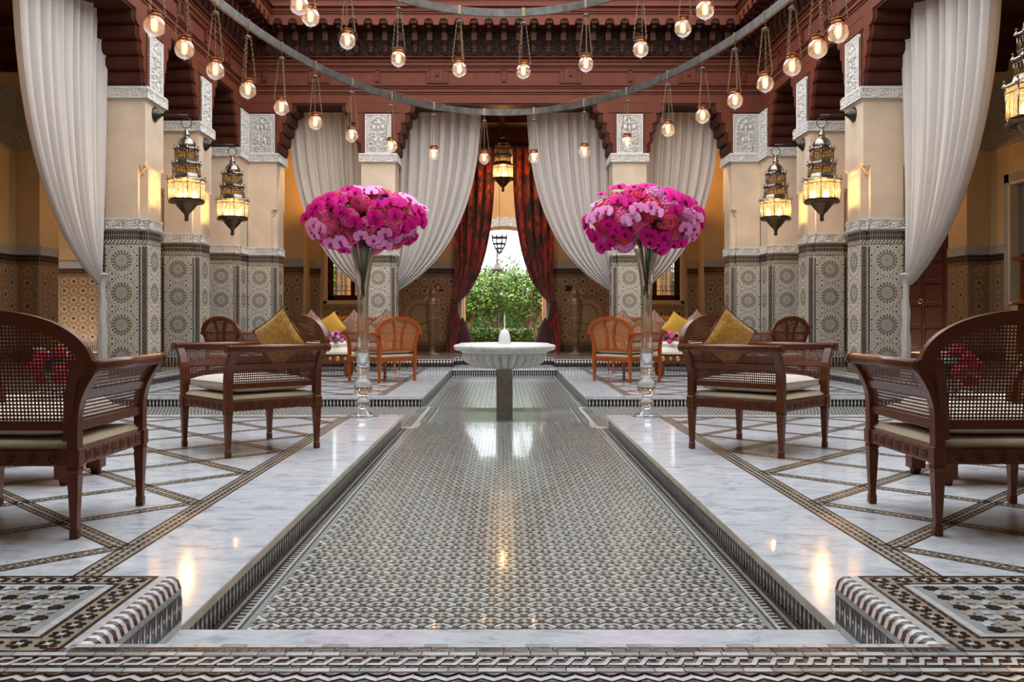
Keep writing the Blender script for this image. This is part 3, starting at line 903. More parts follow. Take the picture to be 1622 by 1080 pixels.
PET = [(0.0, .0195), (.0165, .0095), (.0165, -.0095), (0, -.0195), (-.0165, -.0095), (-.0165, .0095)]
def flower_tile(x, y, n):
    piece('star_tile', star(0, 0, .0145, 4, .42, PI / 4), WT, gn, x, y, G + .003, .0022, key='fst')
    for j, (dx, dy) in enumerate(PET):
        piece('petal_tile', reg(0, 0, .0098, 6, 0, .8), DT if (n + j) % 5 else BT, gn, x + dx, y + dy, G + .003, .0022, key=('fpet', (n + j) % 5 == 0))
nst = 0
for s in (-1, 1):
    def X(v): return CX + s * v
    # side lines and band
    def lines(pairs, ya, yb, name):
        for (v0, v1, mm) in pairs:
            n = max(1, round((yb - ya) / .062))
            xa, xb = sorted((X(v0), X(v1)))
            for k in range(n):
                q0 = ya + (yb - ya) * k / n; q1 = ya + (yb - ya) * (k + 1) / n
                piece(name, rect((xa - xb) / 2 + .0006, (xb - xa) / 2 - .0006, (q0 - q1) / 2 + .0008, (q1 - q0) / 2 - .0008), mm, gn, (xa + xb) / 2, (q0 + q1) / 2, key=(name, mm.name, round(v1 - v0, 3), round(q1 - q0, 3)))
    lines([(.992, 1.017, WT)], 2.004, 2.597, 'line_tile')
    lines([(1.018, 1.029, BT)], 2.004, 2.586, 'brown_line_tile')
    lines([(1.100, 1.110, BT)], 2.100, 2.525, 'brown_line_tile')
    lines([(1.111, 1.133, WT)], 2.118, 2.510, 'line_tile')
    # lines running along x
    def xlines(y0, y1, va, vb, mm, name):
        n = max(1, round((vb - va) / .075))
        for k in range(n):
            q0 = X(va + (vb - va) * k / n); q1 = X(va + (vb - va) * (k + 1) / n); q0, q1 = sorted((q0, q1))
            piece(name, rect((q0 - q1) / 2 + .0008, (q1 - q0) / 2 - .0008, (y0 - y1) / 2 + .0005, (y1 - y0) / 2 - .0005), mm, gn, (q0 + q1) / 2, (y0 + y1) / 2, key=(name, mm.name, round(y1 - y0, 3), round(q1 - q0, 3)))
    xlines(2.587, 2.598, 1.018, 1.60, BT, 'brown_line_tile')
    xlines(2.515, 2.525, 1.110, 1.60, BT, 'brown_line_tile')
    xlines(2.493, 2.514, 1.133, 1.60, WT, 'line_tile')
    xlines(2.090, 2.100, 1.100, 1.45, BT, 'brown_line_tile')
    xlines(2.100, 2.118, 1.111, 1.45, WT, 'line_tile')
    xlines(2.004, 2.012, 1.030, 1.35, BT, 'brown_line_tile')
    # taupe ground of the border
    bg = MB()
    for (va, vb, ya, yb) in ((1.030, 1.099, 2.012, 2.586), (1.099, 1.62, 2.526, 2.586), (1.099, 1.48, 2.012, 2.089)):
        xa, xb = sorted((X(va), X(vb))); bg.poly(rect(xa, xb, ya, yb), .003, G, 0)
    bg.build('border_ground', TT, gn)
    k = 0
    y = 2.556
    for k in range(9): flower_tile(X(1.0645), 2.555 - .063 * k, k)
    for k in range(8): flower_tile(X(1.0645 + .066 * (k + 1)), 2.556, k + 2)
    for k in range(4): flower_tile(X(1.0645 + .066 * (k + 1)), 2.051, k + 1)
    # field of stars
    fb = MB(); xa, xb = sorted((X(1.133), X(1.62))); fb.poly(rect(xa, xb, 2.118, 2.493), .0022, G, 0); fb.build('field_ground', GT, gn)
    p = .083
    for i in range(6):
        for j in range(5):
            x = X(1.176 + p * i); yy = 2.147 + p * j
            if i > 5 - (4 - j) * .6 + .01: continue
            piece('star_tile', star(0, 0, .0215, 8, .72), DT, gn, x, yy, G + .002, .003, key='s8'); nst += 1
            if yy + p < 2.50: piece('link_tile', [(-.016, -.020), (-.003, -.020), (.004, -.006), (.016, -.002), (.016, .020), (.003, .020), (-.004, .006), (-.016, .002)], BG if (i + j) % 3 else WT, gn, x, yy + p / 2, G + .002, .003, key=('lv', (i + j) % 3 == 0))
            piece('link_tile', [(-.020, -.012), (-.006, -.012), (.000, -.003), (.020, -.012), (.020, .012), (.006, .012), (.000, .003), (-.020, .012)], WT if (i + j) % 4 else BG, gn, x + s * p / 2, yy, G + .002, .003, key=('lh', (i + j) % 4 == 0))
            if yy + p < 2.50: piece('corner_tile', star(0, 0, .017, 4, .6, PI / 4), WT if j % 2 else BG, gn, x + s * p / 2, yy + p / 2, G + .002, .003, key=('cs', j % 2))
    # rounded nosing : alternate brown and white pieces
    n = 28; dy = (2.598 - 2.056) / n
    prof = [(.992, G + .004), (.976, G + .0015), (.962, G - .010), (.953, G - .030)]
    wav = [0.0, .007, .009, .003]
    for mm, key in ((BT, 'nb'), (WT, 'nw')):
        mb = MB()
        A = [(s * (v - .97), wav[i] + .0006, z - G) for i, (v, z) in enumerate(prof)]
        B = [(s * (v - .97), wav[i] + dy - .0006, z - G) for i, (v, z) in enumerate(prof)]
        mb.rings([A, B], 0, closed=False, sm=True)
        _piece[(key, s)] = mb.mesh('nosing_tile', mm)
    for k in range(n):
        put('nosing_tile', _piece[('nb' if k % 2 else 'nw', s)], gn, (X(.97), 2.050 + k * dy, G))
    # face of the notch
    fm = frame((X(.957), 2.33, 0), (0, -s, 0), (0, 0, 1))
    back = MB(); back.box(*sorted((X(.960), X(.99))), 2.05, 2.598, 0, .112); back.build('kerb_core', MT['grout'], gn)
    n = 14; wd = .54 / n
    for k in range(n):
        u = -.27 + (k + .5) * wd
        def F(name, poly, mm, t, key): return piece(name, poly, mm, gn, 0, 0, t=t, key=key, mat4=fm @ Matrix.Translation((u, 0, 0)))
        F('kerb_tile', rect(-wd / 2 + .001, wd / 2 - .001, .102, .121), GT, .003, ('kt', s))
        F('kerb_foot_tile', rect(-wd / 2 + .001, wd / 2 - .001, .001, .021), WT, .003, ('kf', s))
        F('kerb_panel_tile', rect(-wd / 2 + .0008, wd / 2 - .0008, .023, .100), BT if k % 2 else DT, .002, ('kp', s, k % 2))
        z0 = .058 if k % 2 else .070
        o = piece('dagger_tile', [(-.001, z0 - .034), (.0062, z0 - .008), (.004, z0 + .012), (.001, z0 + .032), (-.004, z0 + .012), (-.0062, z0 - .008)], WT, gn, 0, 0, t=.0035, key=('dg', s, k % 2), mat4=fm @ Matrix.Translation((u + wd / 2, 0, 0)))
        piece('lozenge_tile', [(0, .056), (.005, .064), (0, .072), (-.005, .064)], WT, gn, 0, 0, t=.0035, key=('lz', s), mat4=fm @ Matrix.Translation((u, 0, 0)))

# ---- the same tile work carried on to both sides, too far off the axis to be picked apart
EM = [GT, WT, BT, DT, TT, BG]
for s in (-1, 1):
    def X(v): return CX + s * v
    mb = MB()
    def strip(v0, v1, y0, y1, m, t=.004): xa, xb = sorted((X(v0), X(v1))); mb.poly(rect(xa, xb, y0, y1), t, G, m)
    V1 = 4.6
    strip(1.60, V1, 2.587, 2.598, 2); strip(1.62, V1, 2.526, 2.586, 4, .003); strip(1.60, V1, 2.515, 2.525, 2); strip(1.60, V1, 2.493, 2.514, 1)
    strip(1.62, V1, 2.118, 2.493, 0, .0022); strip(1.45, V1, 2.100, 2.118, 1); strip(1.45, V1, 2.090, 2.100, 2); strip(1.48, V1, 2.012, 2.089, 4, .003); strip(1.35, V1, 2.004, 2.012, 2)
    for (y0, y1, m) in ((1.981, 2.003, 1), (1.971, 1.981, 2), (1.921, 1.971, 2), (1.911, 1.921, 3), (1.889, 1.911, 1), (1.78, 1.889, 3)): strip(1.345, V1, y0, y1, m, .0035 if m == 1 else .0022)
    v = 1.345
    while v < V1 - .05:
        mb.poly([(X(v) + px * .95, 1.946 + py) for px, py in zp], .003, G + .002, 1); v += .0405
    v = 1.345
    while v < V1 - .05:
        mb.poly([(X(v) + px, 1.870 + py) for px, py in ((-.0245, -.030), (0, -.013), (.0245, -.030), (.0245, -.014), (0, .003), (-.0245, -.014))], .004, G, 1); v += .049
    for (v0, yy) in ((1.0645 + .066 * 9, 2.556), (1.0645 + .066 * 5, 2.051)):
        v = v0
        while v < V1 - .05:
            mb.poly([(X(v) + a, yy + c_) for a, c_ in star(0, 0, .0145, 4, .42, PI / 4)], .0022, G + .003, 1)
            for (dx, dy) in PET: mb.poly([(X(v) + dx + a, yy + dy + c_) for a, c_ in reg(0, 0, .0098, 6, 0, .8)], .0022, G + .003, 3)
            v += .066
    for i in range(6 - 4, 42):
        for j in range(5):
            if i < 6 and not (i > 5 - (4 - j) * .6 + .01): continue
            x = X(1.176 + .083 * i); yy = 2.147 + .083 * j
            mb.poly([(x + a, yy + c_) for a, c_ in star(0, 0, .0215, 8, .72)], .003, G + .002, 3)
            for (dx, dy, m) in ((s * .0415, 0, 1 if (i + j) % 4 else 5), (0, .0415, 5 if (i + j) % 3 else 1)):
                if dy and j == 4: continue
                mb.poly([(x + dx + a, yy + dy + c_) for a, c_ in (((-.020, -.012), (-.006, -.012), (0, -.003), (.020, -.012), (.020, .012), (.006, .012), (0, .003), (-.020, .012)) if dx else ((-.016, -.020), (-.003, -.020), (.004, -.006), (.016, -.002), (.016, .020), (.003, .020), (-.004, .006), (-.016, .002)))], .003, G + .002, m)
            if j < 4: mb.poly([(x + s * .0415 + a, yy + .0415 + c_) for a, c_ in star(0, 0, .017, 4, .6, PI / 4)], .003, G + .002, 1 if j % 2 else 5)
    mb.build('outer_tiles', EM, gn, kind='stuff')

# ------------------------------------------------------------------ pillars
PW, PN = 0.325, 0.10
Z_DADO, Z_STU, Z_NOTCH, Z_CAP0, Z_CAP1 = 2.13, 2.30, 3.02, 3.915, 4.10
def cross(h, n, g=0.0):
    a = h + g; k = h - n + g
    return [(-k, -a), (k, -a), (k, -k), (a, -k), (a, k), (k, k), (k, a), (-k, a), (-k, k), (-a, k), (-a, -k), (-k, -k)]
def extrude(poly, z0, z1, m=0, mb=None):
    mb = mb or MB()
    mb.rings([[(x, y, z0) for x, y in poly], [(x, y, z1) for x, y in poly]], m, cap=True)
    return mb
SHAFT = extrude(cross(PW, PN), Z_STU, Z_NOTCH)
for sx in (-1, 1):
    for sy in (-1, 1):      # little pointed stop at the top of each cut-back corner
        k = PW - PN
        x0, x1 = sorted((sx * k, sx * PW)); y0, y1 = sorted((sy * k, sy * PW))
        SHAFT.prism([(sx * k, sy * k, Z_NOTCH - .13), (sx * PW, sy * k, Z_NOTCH), (sx * k, sy * k, Z_NOTCH)], (0, sy * .05, 0))
        SHAFT.prism([(sx * k, sy * k, Z_NOTCH - .13), (sx * k, sy * PW, Z_NOTCH), (sx * k, sy * k, Z_NOTCH)], (sx * .05, 0, 0))
SHAFT.box(-PW, PW, -PW, PW, Z_NOTCH, Z_CAP0)
SHAFT = SHAFT.mesh('plaster_shaft', MT['plaster'])
CORE = extrude(cross(PW, PN), G - .02, Z_DADO).mesh('tile_core', MT['cream'])
STU = extrude(cross(PW, PN, .006), Z_DADO + .002, Z_DADO + .022)
STU = extrude(cross(PW, PN, .014), Z_DADO + .022, Z_STU - .015, 1, STU)
STU = extrude(cross(PW, PN, .02), Z_STU - .015, Z_STU + .004, 0, STU).mesh('stucco_band', [MT['stucco_p'], MT['stucco']])
c = PW + .02
CAP = MB().box(-c, c, -c, c, Z_CAP0, Z_CAP0 + .02).box(-c - .014, c + .014, -c - .014, c + .014, Z_CAP0 + .02, Z_CAP1 - .022, 1).box(-c - .022, c + .022, -c - .022, c + .022, Z_CAP1 - .022, Z_CAP1).mesh('stucco_capital', [MT['stucco_p'], MT['stucco']])

def pillar(x, y, label, faces=('f', 'l', 'r')):
    o = empty('pillar', (x, y, 0))
    tag(o, label, None, None, 'structure')
    put('tile_core', CORE, o); put('stucco_band', STU, o); put('plaster_shaft', SHAFT, o); put('stucco_capital', CAP, o)
    for f in faces:
        n = {'f': (0, -1, 0), 'l': (-1, 0, 0), 'r': (1, 0, 0)}[f]
        n = Vector(n); u = Vector((0, 0, 1)).cross(n)
        def place(name, me, du, dz, back=0.0):
            p = n * (PW - back) + u * du + Vector((0, 0, dz))
            put(name, me, o, mat4=frame(p, u, (0, 0, 1)))
        for k in range(3): place('rosette_tiles', ROS, 0, 1.94 - ROS_H * (k + .5))
        place('rosette_tiles', ROS_HALF, 0, 1.94 - ROS_H * 3.5)
        place('crown_band_tiles', band_mesh(.45), 0, 1.94)
        place('plinth_tiles', base_mesh(.45), 0, G)
        for s in (-1, 1):
            place('lattice_tiles', LAT, s * (PW - PN / 2), .382, PN)
            place('crown_band_tiles', band_mesh(.098), s * (PW - PN / 2), 1.94, PN)
            place('plinth_tiles', base_mesh(.098), s * (PW - PN / 2), G, PN)
    return o

AX = 4.92 + PW        # pillar axis on the sides
PY = 17.1 + PW
YA, YB, YC, YN = 12.2 + PW, 14.32 + PW, 16.5 + PW, 7.45
words = {YA: 'nearest tall', YB: 'second', YC: 'corner'}
for s, side in ((-1, 'left'), (1, 'right')):
    ff = ('f', 'r') if s < 0 else ('f', 'l')
    pillar(CX + s * AX, YA, 'tiled plaster pillar nearest the grey curtain on the %s arcade' % side, ff)
    pillar(CX + s * AX, YB, 'middle tiled plaster pillar of the %s arcade with a lantern bracket beside it' % side, ff)
    pillar(CX + s * AX, YC, 'tiled plaster pillar in the far %s corner, side arcade' % side, ff)
    pillar(CX + s * (4.37 + PW), PY, 'tiled plaster pillar in the far %s corner, end arcade' % side, ff)
    pillar(CX + s * (2.09 + PW), PY, 'tiled plaster pillar %s of the garden doorway behind the tall vase' % side, ff)
    pillar(CX + s * AX, YN, 'near tiled plaster pillar of the %s arcade, nearer than the big grey curtain' % side, ff)

# ------------------------------------------------------------------ wooden arcades above the pillars
Z_ARCH = 5.07
EXT = [0.0, .06, .115, .175, .25, .36]
def corbel_poly(sgn, u_edge, inset=0.0):
    st = (Z_ARCH - Z_CAP1) / 5
    pts = [(u_edge, Z_CAP1)]
    for i in range(5):
        z0 = Z_CAP1 + i * st; e0, e1 = EXT[i], EXT[i + 1]
        for k in range(1, 5):
            a = k / 4 * PI / 2
            pts.append((u_edge + sgn * (e0 + (e1 - e0 + .02) * math.sin(a)), z0 + .07 * (1 - math.cos(a))))
        pts.append((u_edge + sgn * (e1 + .02), z0 + st * .85)); pts.append((u_edge + sgn * e1, z0 + st))
    pts.append((u_edge, Z_ARCH))
    return pts

def carved_panel_mesh(w=.50, h=.75, nx=64, ny=96):
    """white carved panel : frame, pointed arch, scrolling leaf relief (true height field)"""
    def hgt(u, v):
        x = (u - .5) * w; y = v * h
        fr = min(x + w / 2, w / 2 - x, y, h - y)
        if fr < .018: return .020
        ax = .19; sp = .44
        inside = abs(x) < ax and (y < sp)
        if y >= sp:
            dx = abs(x) + .09; inside = (dx * dx + (y - sp) ** 2) < .28 ** 2
        d_edge = abs(abs(x) - ax) if y < sp else abs(math.hypot(abs(x) + .09, y - sp) - .28)
        if d_edge < .010: return .022
        q = abs(x)
        a = math.sin(62 * q + 3.0 * math.sin(34 * y)) * math.sin(58 * y + 2.6 * math.sin(44 * q))
        bsc = math.sin(118 * q + 2 * math.sin(70 * y)) * math.sin(112 * y)
        r = .010 + .013 * max(-1, min(1, 1.8 * a)) + .007 * bsc
        if not inside: r = .011 + .010 * math.sin(150 * q) * math.sin(150 * y)
        if inside:
            for (bx, by, br) in ((0, .60, .034), (.085, .50, .034), (0, .50, .03), (.055, .25, .03)):
                dd = math.hypot(q - bx, (y - by) * .75)
                if dd < br: r = .012 + .016 * math.sqrt(1 - (dd / br) ** 2)
        return r
    mb = MB()
    mb.grid(lambda u, v: ((u - .5) * w, v * h, hgt(u, v) * 1.5), nx, ny, 0, False)
    mb.box(-w / 2, w / 2, 0, h, -.01, .0005)
    return mb.mesh('carved_panel', MT['stucco_p'])
PANEL = carved_panel_mesh()

BRACK = MB()
BRACK.prism([(-.035, 0, 5.97), (-.035, 0, 6.42), (-.035, -.50, 6.42), (-.035, -.50, 6.36), (-.035, -.36, 6.33), (-.035, -.34, 6.25), (-.035, -.22, 6.21), (-.035, -.20, 6.12), (-.035, -.10, 6.09), (-.035, -.08, 5.97)], (.07, 0, 0))
BRACK.box(-.05, .05, -.37, -.33, 6.16, 6.30).box(-.03, .03, -.215, -.185, 5.99, 6.13).box(-.05, .05, -.225, -.19, 6.055, 6.085)
BRACK = BRACK.mesh('bracket', MT['wood_dk'])
# hanging tooth of the valance ; the gap between two teeth reads as a stepped merlon
tp = .28
TOOTH = MB()
half = [(0, 6.375), (.045, 6.375), (.058, 6.40), (.050, 6.425), (.072, 6.445), (.066, 6.47), (.095, 6.49), (.14, 6.50)]
poly = [(x, 0, z) for x, z in half] + [(.14, 0, 6.56), (-.14, 0, 6.56)] + [(-x, 0, z) for x, z in half[::-1]][:-1]
TOOTH.prism(poly, (0, .03, 0))
TOOTH = TOOTH.mesh('valance_tooth', MT['wood_red'])

def arcade(name, label, M4, u0, u1, posts, bays, fu0, fu1, frets, panels):
    o = MB().box(u0, u1, 0, .65, Z_ARCH, 5.96).build(name, MT['wood_red'], mat4=M4)
    tag(o, label, None, None, 'structure')
    for (p, hw) in posts: MB().box(p - hw, p + hw, .004, .646, Z_CAP1, Z_ARCH).build('spandrel_block', MT['wood_red'], o)
    for (a, b_) in bays:
        for (sg, e) in ((1, a), (-1, b_)):
            pp = corbel_poly(sg, e)
            MB().prism([(x, .03, z) for x, z in pp], (0, .60, 0)).build('corbel', MT['wood_dk'], o)
            ps = [(e, Z_CAP1)] + [(e + sg * max(0.0, abs(x - e) - .075), z) for x, z in pp[1:-1]] + [(e, Z_ARCH)]
            MB().prism([(x, .0, z) for x, z in ps], (0, .03, 0)).build('spandrel_face', MT['wood_red'], o)
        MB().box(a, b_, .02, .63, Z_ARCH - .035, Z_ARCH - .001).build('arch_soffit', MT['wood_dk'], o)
    def mould(z0, z1, pr, mt='wood_red', nm='moulding', ua=u0, ub=u1):
        MB().cbox(ua, ub, -pr, .02, z0, z1, min(.006, (z1 - z0) * .4)).build(nm, MT[mt], o)
    mould(5.235, 5.262, .018); mould(5.272, 5.330, .035); mould(5.335, 5.350, .05)
    mould(5.74, 5.765, .02); mould(5.775, 5.84, .04, 'wood_mid'); mould(5.85, 5.875, .055); mould(5.93, 5.955, .07)
    # fret mouldings of the panel band
    fr = MB()
    def bar(a, b_, z0, z1): fr.box(a, b_, -.022, .003, z0, z1); fr.box(a + .012, b_ - .012, -.034, .003, z0 + .012, z1 - .012) if (b_ - a > .03 and z1 - z0 > .03) else None
    L = sorted(frets)
    for (uc, kind) in L:
        if kind == 'v':
            bar(uc - .045, uc + .045, 5.47, 5.71)
        else:
            w_ = .17
            bar(uc - w_ - .04, uc - w_ + .04, 5.44, 5.70); bar(uc + w_ - .04, uc + w_ + .04, 5.44, 5.70)
            bar(uc - w_ + .04, uc + w_ - .04, 5.44, 5.50); bar(uc - .035, uc + .035, 5.58, 5.735)
    cuts = [u0 + .02]
    for (uc, kind) in L:
        if kind == 'u': cuts += [uc - .13, uc + .13]
    cuts.append(u1 - .02)
    for k in range(0, len(cuts), 2): bar(cuts[k], cuts[k + 1], 5.665, 5.725)
    bar(u0 + .02, u1 - .02, 5.385, 5.42)
    fr.build('fret_moulding', MT['wood_mid'], o)
    # thin spandrel mouldings framing the carved panels
    for (p, hw) in panels:
        put('carved_panel', PANEL, o, mat4=frame((p, -.002, Z_CAP1 + .002), (1, 0, 0), (0, 0, 1)))
        fm = MB()
        for sg in (-1, 1): fm.box(p + sg * .275 - .012, p + sg * .275 + .012, -.014, .002, Z_CAP1, 4.90)
        fm.box(p - hw, p + hw, -.014, .002, 4.885, 4.91)
        fm.build('panel_moulding', MT['wood_red'], o)
    # frieze, brackets, fascia with hanging teeth
    MB().prism([(fu0, .0, 5.96), (fu0, -.03, 5.96), (fu0, -.14, 6.42), (fu0, 0, 6.42)], (fu1 - fu0, 0, 0)).build('carved_frieze', MT['frieze_w'], o)
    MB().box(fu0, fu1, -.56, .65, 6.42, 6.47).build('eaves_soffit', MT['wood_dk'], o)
    n = int((fu1 - fu0) / tp); st = fu0 + ((fu1 - fu0) - n * tp) / 2
    for k in range(n):
        u = st + (k + .5) * tp
        put('bracket', BRACK, o, (u, 0, 0)); put('valance_tooth', TOOTH, o, (u + tp / 2, -.60, 0))
    fa, fb = fu0, fu1
    MB().box(fa, fb, -.60, -.56, 6.56, 6.70).build('fascia', MT['wood_red'], o)
    MB().cbox(fa, fb, -.625, -.58, 6.575, 6.60, .005).cbox(fa, fb, -.635, -.58, 6.615, 6.63, .004).cbox(fa, fb, -.66, -.55, 6.70, 6.735, .006).build('fascia_moulding', MT['wood_mid'], o)
    MB().box(fa, fb, -.56, .70, 6.735, 6.86).build('parapet', MT['wood_red'], o)
    MB().box(fa, fb, -.60, .70, 6.86, 6.885).build('track', MT['ring'], o)
    MB().box(fa, fb, -.54, .70, 6.885, 7.35).build('attic', MT['wood_red'], o)
    return o

_m, _nt_, _p = None, None, None
MT['frieze_w'] = carved('carved_cedar', (0.055, 0.016, 0.010), 22.0, 1.0, 0.6)
SB = [(-4.37, -2.09 - .65), (-2.09, 2.09), (2.09 + .65, 4.37)]
arcade('arcade_wall', 'red cedar arcade wall with carved eaves above the far garden doorway',
       frame((CX, 17.1, 0), (1, 0, 0), (0, 1, 0)), -5.6, 5.6,
       [(-4.37 - PW, PW), (4.37 + PW, PW), (-2.09 - PW, PW), (2.09 + PW, PW)], SB, -4.93, 4.93,
       [(-2.43, 'v'), (0, 'v'), (2.43, 'v'), (-1.28, 'u'), (1.28, 'u'), (-3.55, 'u'), (3.55, 'u'), (-4.6, 'v'), (4.6, 'v')],
       [(-4.37 - .28, .3), (4.37 + .28, .3), (-2.09 - PW, PW + .1), (2.09 + PW, PW + .1)])
side_posts = [(YA, PW), (YB, PW), (YC, PW), (YN, PW)]
side_bays = [(YN + PW, 12.2), (12.85, 14.32), (14.97, 16.5)]
fr_s = [(6.4, 'v'), (8.9, 'u'), (10.1, 'v'), (11.4, 'u'), (12.55, 'v'), (13.6, 'u'), (14.65, 'v'), (15.75, 'u')]
arcade('arcade_wall', 'red cedar arcade wall with carved eaves along the left side',
       frame((CX - 4.92, 0, 0), (0, 1, 0), (-1, 0, 0)), 5.5, 17.12, side_posts, side_bays, 5.5, 17.08, fr_s,
       [(YA, .33), (YB, .33), (YC - .03, .30)])
neg = lambda L: [(-b_, -a) for a, b_ in L]
arcade('arcade_wall', 'red cedar arcade wall with carved eaves along the right side',
       frame((CX + 4.92, 0, 0), (0, -1, 0), (1, 0, 0)), -17.12, -5.5, [(-p, h) for p, h in side_posts], neg(side_bays), -17.08, -5.5,
       [(-u, k) for u, k in fr_s], [(-YA, .33), (-YB, .33), (-YC + .03, .30)])

# ------------------------------------------------------------------ gallery walls, ceilings
WB = 21.2
PG = MT['plaster_g']
b = MB()
zt = 5.9
b.box(-11.0, CX - 4.27, WB, WB + .3, 0, zt); b.box(CX + 4.27, 11.0, WB, WB + .3, 0, zt)
b.box(CX - 4.27, CX - 2.95, WB, WB + .3, 0, 1.36); b.box(CX + 2.95, CX + 4.27, WB, WB + .3, 0, 1.36)
b.box(CX - 4.27, CX - 2.95, WB, WB + .3, 3.2, zt); b.box(CX + 2.95, CX + 4.27, WB, WB + .3, 3.2, zt)
b.box(CX - 2.95, CX - 1.03, WB, WB + .3, 0, zt); b.box(CX + 1.03, CX + 2.95, WB, WB + .3, 0, zt)
b.box(CX - 1.03, CX + 1.03, WB, WB + .3, 4.9, zt)
wall_back = tag(b.build('wall_back', PG), 'tan plaster back wall of the far gallery with a tiled dado', None, None, 'structure')
walls = {}
for s, side in ((-1, 'left'), (1, 'right')):
    b = MB()
    b.box(*sorted((s * 9.2, s * 9.5)), -3.0, 14.55 if s > 0 else 16.8, 0, zt)
    if s > 0:
        b.box(9.2, 9.5, 14.55, 16.15, 0, 1.2); b.box(9.2, 9.5, 14.55, 16.15, 3.4, zt); b.box(9.2, 9.5, 16.15, 16.8, 0, zt)
        b.box(9.42, 9.5, 14.55, 16.15, 1.2, 3.4)
    b.box(*sorted((s * 8.75, s * 9.5)), 16.8, 17.5, 0, zt)
    b.box(*sorted((s * 10.9, s * 11.2)), 17.5, WB, 0, zt)
    b.box(*sorted((s * 9.5, s * 11.2)), 17.2, 17.5, 0, zt)
    walls[s] = tag(b.build('wall_' + side, PG), 'tan plaster outer wall of the %s gallery with carved frieze' % side, None, None, 'structure')
    fz = MB()
    fz.box(*sorted((s * 9.17, s * 9.2)), -3.0, 16.8, 4.08, 5.25); fz.box(*sorted((s * 8.72, s * 9.2)), 16.77, 16.8, 4.08, 5.25); fz.box(*sorted((s * 8.72, s * 8.75)), 16.77, 17.5, 4.08, 5.25)
    fz.build('carved_frieze', MT['stucco_f'], walls[s])
    # pier and wall pilaster of the end gallery
    pb = MB().box(*sorted((CX + s * 4.62, CX + s * 5.15)), 20.55, WB, 0, zt)
    pb.build('pilaster', PG, wall_back)
    # dark cross beam of the gallery
    bm = MB().box(*sorted((s * 5.55, s * 8.75)), 17.0, 17.5, 4.12, 5.55).box(*sorted((s * 5.55, s * 8.75)), 16.95, 17.0, 4.12, 4.20).box(*sorted((s * 5.55, s * 8.75)), 16.95, 17.0, 4.9, 5.0).build('gallery_beam', MT['wood_dk'])
    tag(bm, 'dark cedar cross beam spanning the %s gallery' % side, None, None, 'structure')
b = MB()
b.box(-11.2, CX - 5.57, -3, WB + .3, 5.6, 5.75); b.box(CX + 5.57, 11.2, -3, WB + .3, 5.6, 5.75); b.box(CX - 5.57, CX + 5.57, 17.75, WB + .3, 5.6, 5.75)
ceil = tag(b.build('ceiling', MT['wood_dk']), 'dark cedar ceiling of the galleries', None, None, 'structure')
for s in (-1, 1):
    for k in range(12):
        MB().box(*sorted((s * 5.57, s * 9.2)), 3.0 + k * 1.2, 3.0 + k * 1.2 + .14, 5.45, 5.6).build('ceiling_beam', MT['wood_dk'], ceil)
for k in range(9): MB().box(-4.9 + k * 1.2, -4.9 + k * 1.2 + .14, 17.75, WB, 5.45, 5.6).build('ceiling_beam', MT['wood_dk'], ceil)
rf = MB()
rf.box(-11.2, CX - 5.57, -3, WB + .3, 6.4, 6.5); rf.box(CX + 5.57, 11.2, -3, WB + .3, 6.4, 6.5); rf.box(CX - 5.57, CX + 5.57, 17.75, WB + .3, 6.4, 6.5)
tag(rf.build('roof', MT['wood_mid']), 'flat cedar roof deck over the galleries', None, None, 'structure')

# ---- brown tile dado of the gallery walls
MED_M = [MT['tan_t'], MT['umber'], MT['dark'], MT['cream'], MT['red_t']]
def medallion_polys(w, h, big=True):
    P = []
    cx, cy, R = w / 2, h * .42, .36
    if big:
        for (a, b_, m) in ((.05, .065, 0), (.115, .125, 3), (.18, .20, 0), (.262, .27, 3), (.30, .318, 0), (.345, .36, 0)): P += [(p, m) for p in ringp(cx, cy, a, b_, 32)]
        for (r, n, q, m) in ((.09, 12, .018, 0), (.152, 20, .017, 0), (.232, 26, .02, 4), (.285, 36, .009, 3)):
            for i in range(n): P.append((reg(cx + r * math.cos(2 * PI * i / n), cy + r * math.sin(2 * PI * i / n), q, 5, i), m))
        P.append((star(cx, cy, .04, 8, .6), 3))
    g = .205
    nx, ny = max(1, int((w - .1) / g)), max(1, int((h - .04) / g))
    gx, gy = (w - .08) / nx, (h - .02) / ny
    for i in range(nx):
        for j in range(ny):
            x = .04 + (i + .5) * gx; y = .01 + (j + .5) * gy
            if big and math.hypot(x - cx, y - cy) < R + .06: continue
            P += [(p, 0) for p in ringp(x, y, .046, .058, 12)]
            P.append((star(x, y, .036, 8, .6), 2 if (i + j) % 2 else 4)); P.append((reg(x, y, .013, 8), 3))
            for k in range(8): P.append((reg(x + .078 * math.cos(k * PI / 4), y + .078 * math.sin(k * PI / 4), .013, 6), 0 if k % 2 else 3))
            P.append((star(x + gx / 2, y + gy / 2, .022, 4, .5), 0))
    P += [(rect(0, w, 0, .008), 0), (rect(0, w, h - .008, h), 0), (rect(0, .010, 0, h), 0), (rect(w - .010, w, 0, h), 0), (rect(.018, .026, 0, h), 3), (rect(w - .026, w - .018, 0, h), 3)]
    return [(p, m) for p, m in P if all(-.001 <= q[0] <= w + .001 and -.001 <= q[1] <= h + .001 for q in p)]
